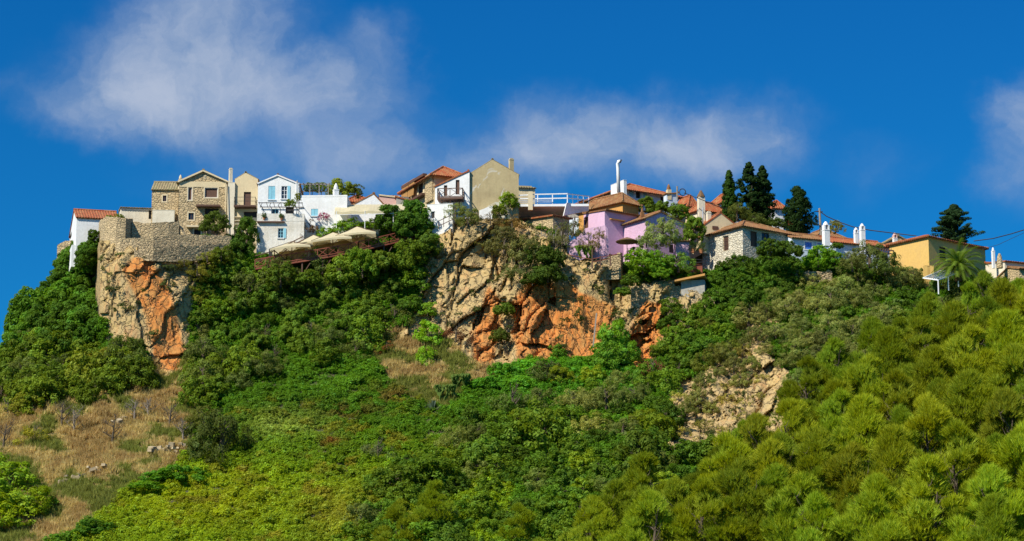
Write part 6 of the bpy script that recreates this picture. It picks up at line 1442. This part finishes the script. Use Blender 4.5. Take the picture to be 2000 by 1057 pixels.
def grad(u, v, P, r):
    n1 = fbm(np.stack([u / 60, v / 38, u * 0], 1), 4, 200)[:, None]; n2 = fbm(np.stack([u / 18, v / 12, u * 0], 1), 3, 210)[:, None]
    base = np.tile([.045, .115, .014], (len(u), 1))
    def lerp(c, w_): 
        nonlocal base; w_ = np.clip(w_, 0, 1)[:, None]; base = base * (1 - w_) + np.array(c) * w_
    lerp([.095, .165, .014], (v - 830) / 120 * (u < 1000)); lerp([.13, .18, .012], np.exp(-((u - 400) / 170) ** 2 - ((v - 985) / 60) ** 2) * 1.1)
    lerp([.13, .15, .03], np.exp(-((u - 690) / 90) ** 2 - ((v - 1010) / 60) ** 2) * .9)
    lerp([.12, .18, .06], np.exp(-((u - 555) / 75) ** 2 - ((v - 832) / 28) ** 2) * 1.2); lerp([.075, .06, .03], np.exp(-((u - 680) / 60) ** 2 - ((v - 808) / 16) ** 2) * .9 * (n2[:, 0] > .47))
    lerp([.08, .06, .03], np.exp(-((u - 770) / 60) ** 2 - ((v - 775) / 22) ** 2) * .9 * (n2[:, 0] > .5)); lerp([.11, .06, .03], np.exp(-((u - 650) / 22) ** 2 - ((v - 866) / 12) ** 2))
    lerp([.05, .155, .02], np.exp(-((u - 1100) / 170) ** 2 - ((v - 740) / 45) ** 2) * 1.3)
    lerp([.12, .13, .025], (fbm(np.stack([u / 30, v / 14, u * 0], 1), 3, 230) - .60) * 5 * (v > 780) * (u < 1000))
    return base * np.array([2.3, 1.95, .9]) * (.7 + .7 * n1) * (.75 + .5 * n2) * r.uniform(.85, 1.15, (len(u), 1))
u, v, P, r = hill_points(112000, 5, lambda u, v: ~rockm(u, v) & ~drym(u, v) & ((u < 1500) | (v < 900) | (u > 2040)))
n = len(u); bump = fbm(np.stack([u / 26, v / 16, u * 0], 1), 3, 220)
P[:, 2] += (bump - .5) * 1.2
scatter('ground_creeper', 'green creeper and bramble carpeting the slope', P, r.uniform(.55, 1.05, n) * (.7 + .7 * bump), np.stack([r.uniform(-.2, .6, n), r.uniform(-.3, .3, n), r.uniform(0, 6.28, n)], 1), grad(u, v, P, r), 'leafy')
u, v, P, r = hill_points(95000, 6, lambda u, v: (~rockm(u, v)) & drym(u, v)); n = len(u); n1 = fbm(np.stack([u / 50, v / 25, u * 0], 1), 4, 300)[:, None]
colr = np.where(n1 > .515, np.array([[.22, .24, .05]]), np.array([[.54, .42, .18]])) ; colr = np.where((n1 < .40), np.array([[.44, .31, .13]]), colr) * r.uniform(.75, 1.15, (n, 1))
scatter('dry_grass', 'golden dry grass on the open slope', P, r.uniform(.6, 1.3, n), np.stack([r.uniform(-.2, .2, n), r.uniform(-.2, .2, n), r.uniform(0, 6.28, n)], 1), colr, 'grass')
u, v, P, r = hill_points(12000, 7, lambda u, v: mask(ROCK, u, v, 26, 22, 77) & (fbm(np.stack([u / 22, v / 30, u * 0], 1), 3, 330) > .60)); n = len(u)
scatter('cliff_weeds', 'tufts of weeds growing in cracks of the cliff', P - np.array([0, .35, 0]), r.uniform(.35, .8, n), np.stack([r.uniform(.2, .9, n), r.uniform(-.3, .3, n), r.uniform(0, 6.28, n)], 1), np.array([[.09, .12, .03]]) * r.uniform(.6, 1.3, (n, 1)), 'leafy')
for o_ in scene.objects:
    if o_.parent is None and 'category' in o_.keys() and 'kind' not in o_.keys(): o_['kind'] = 'thing'
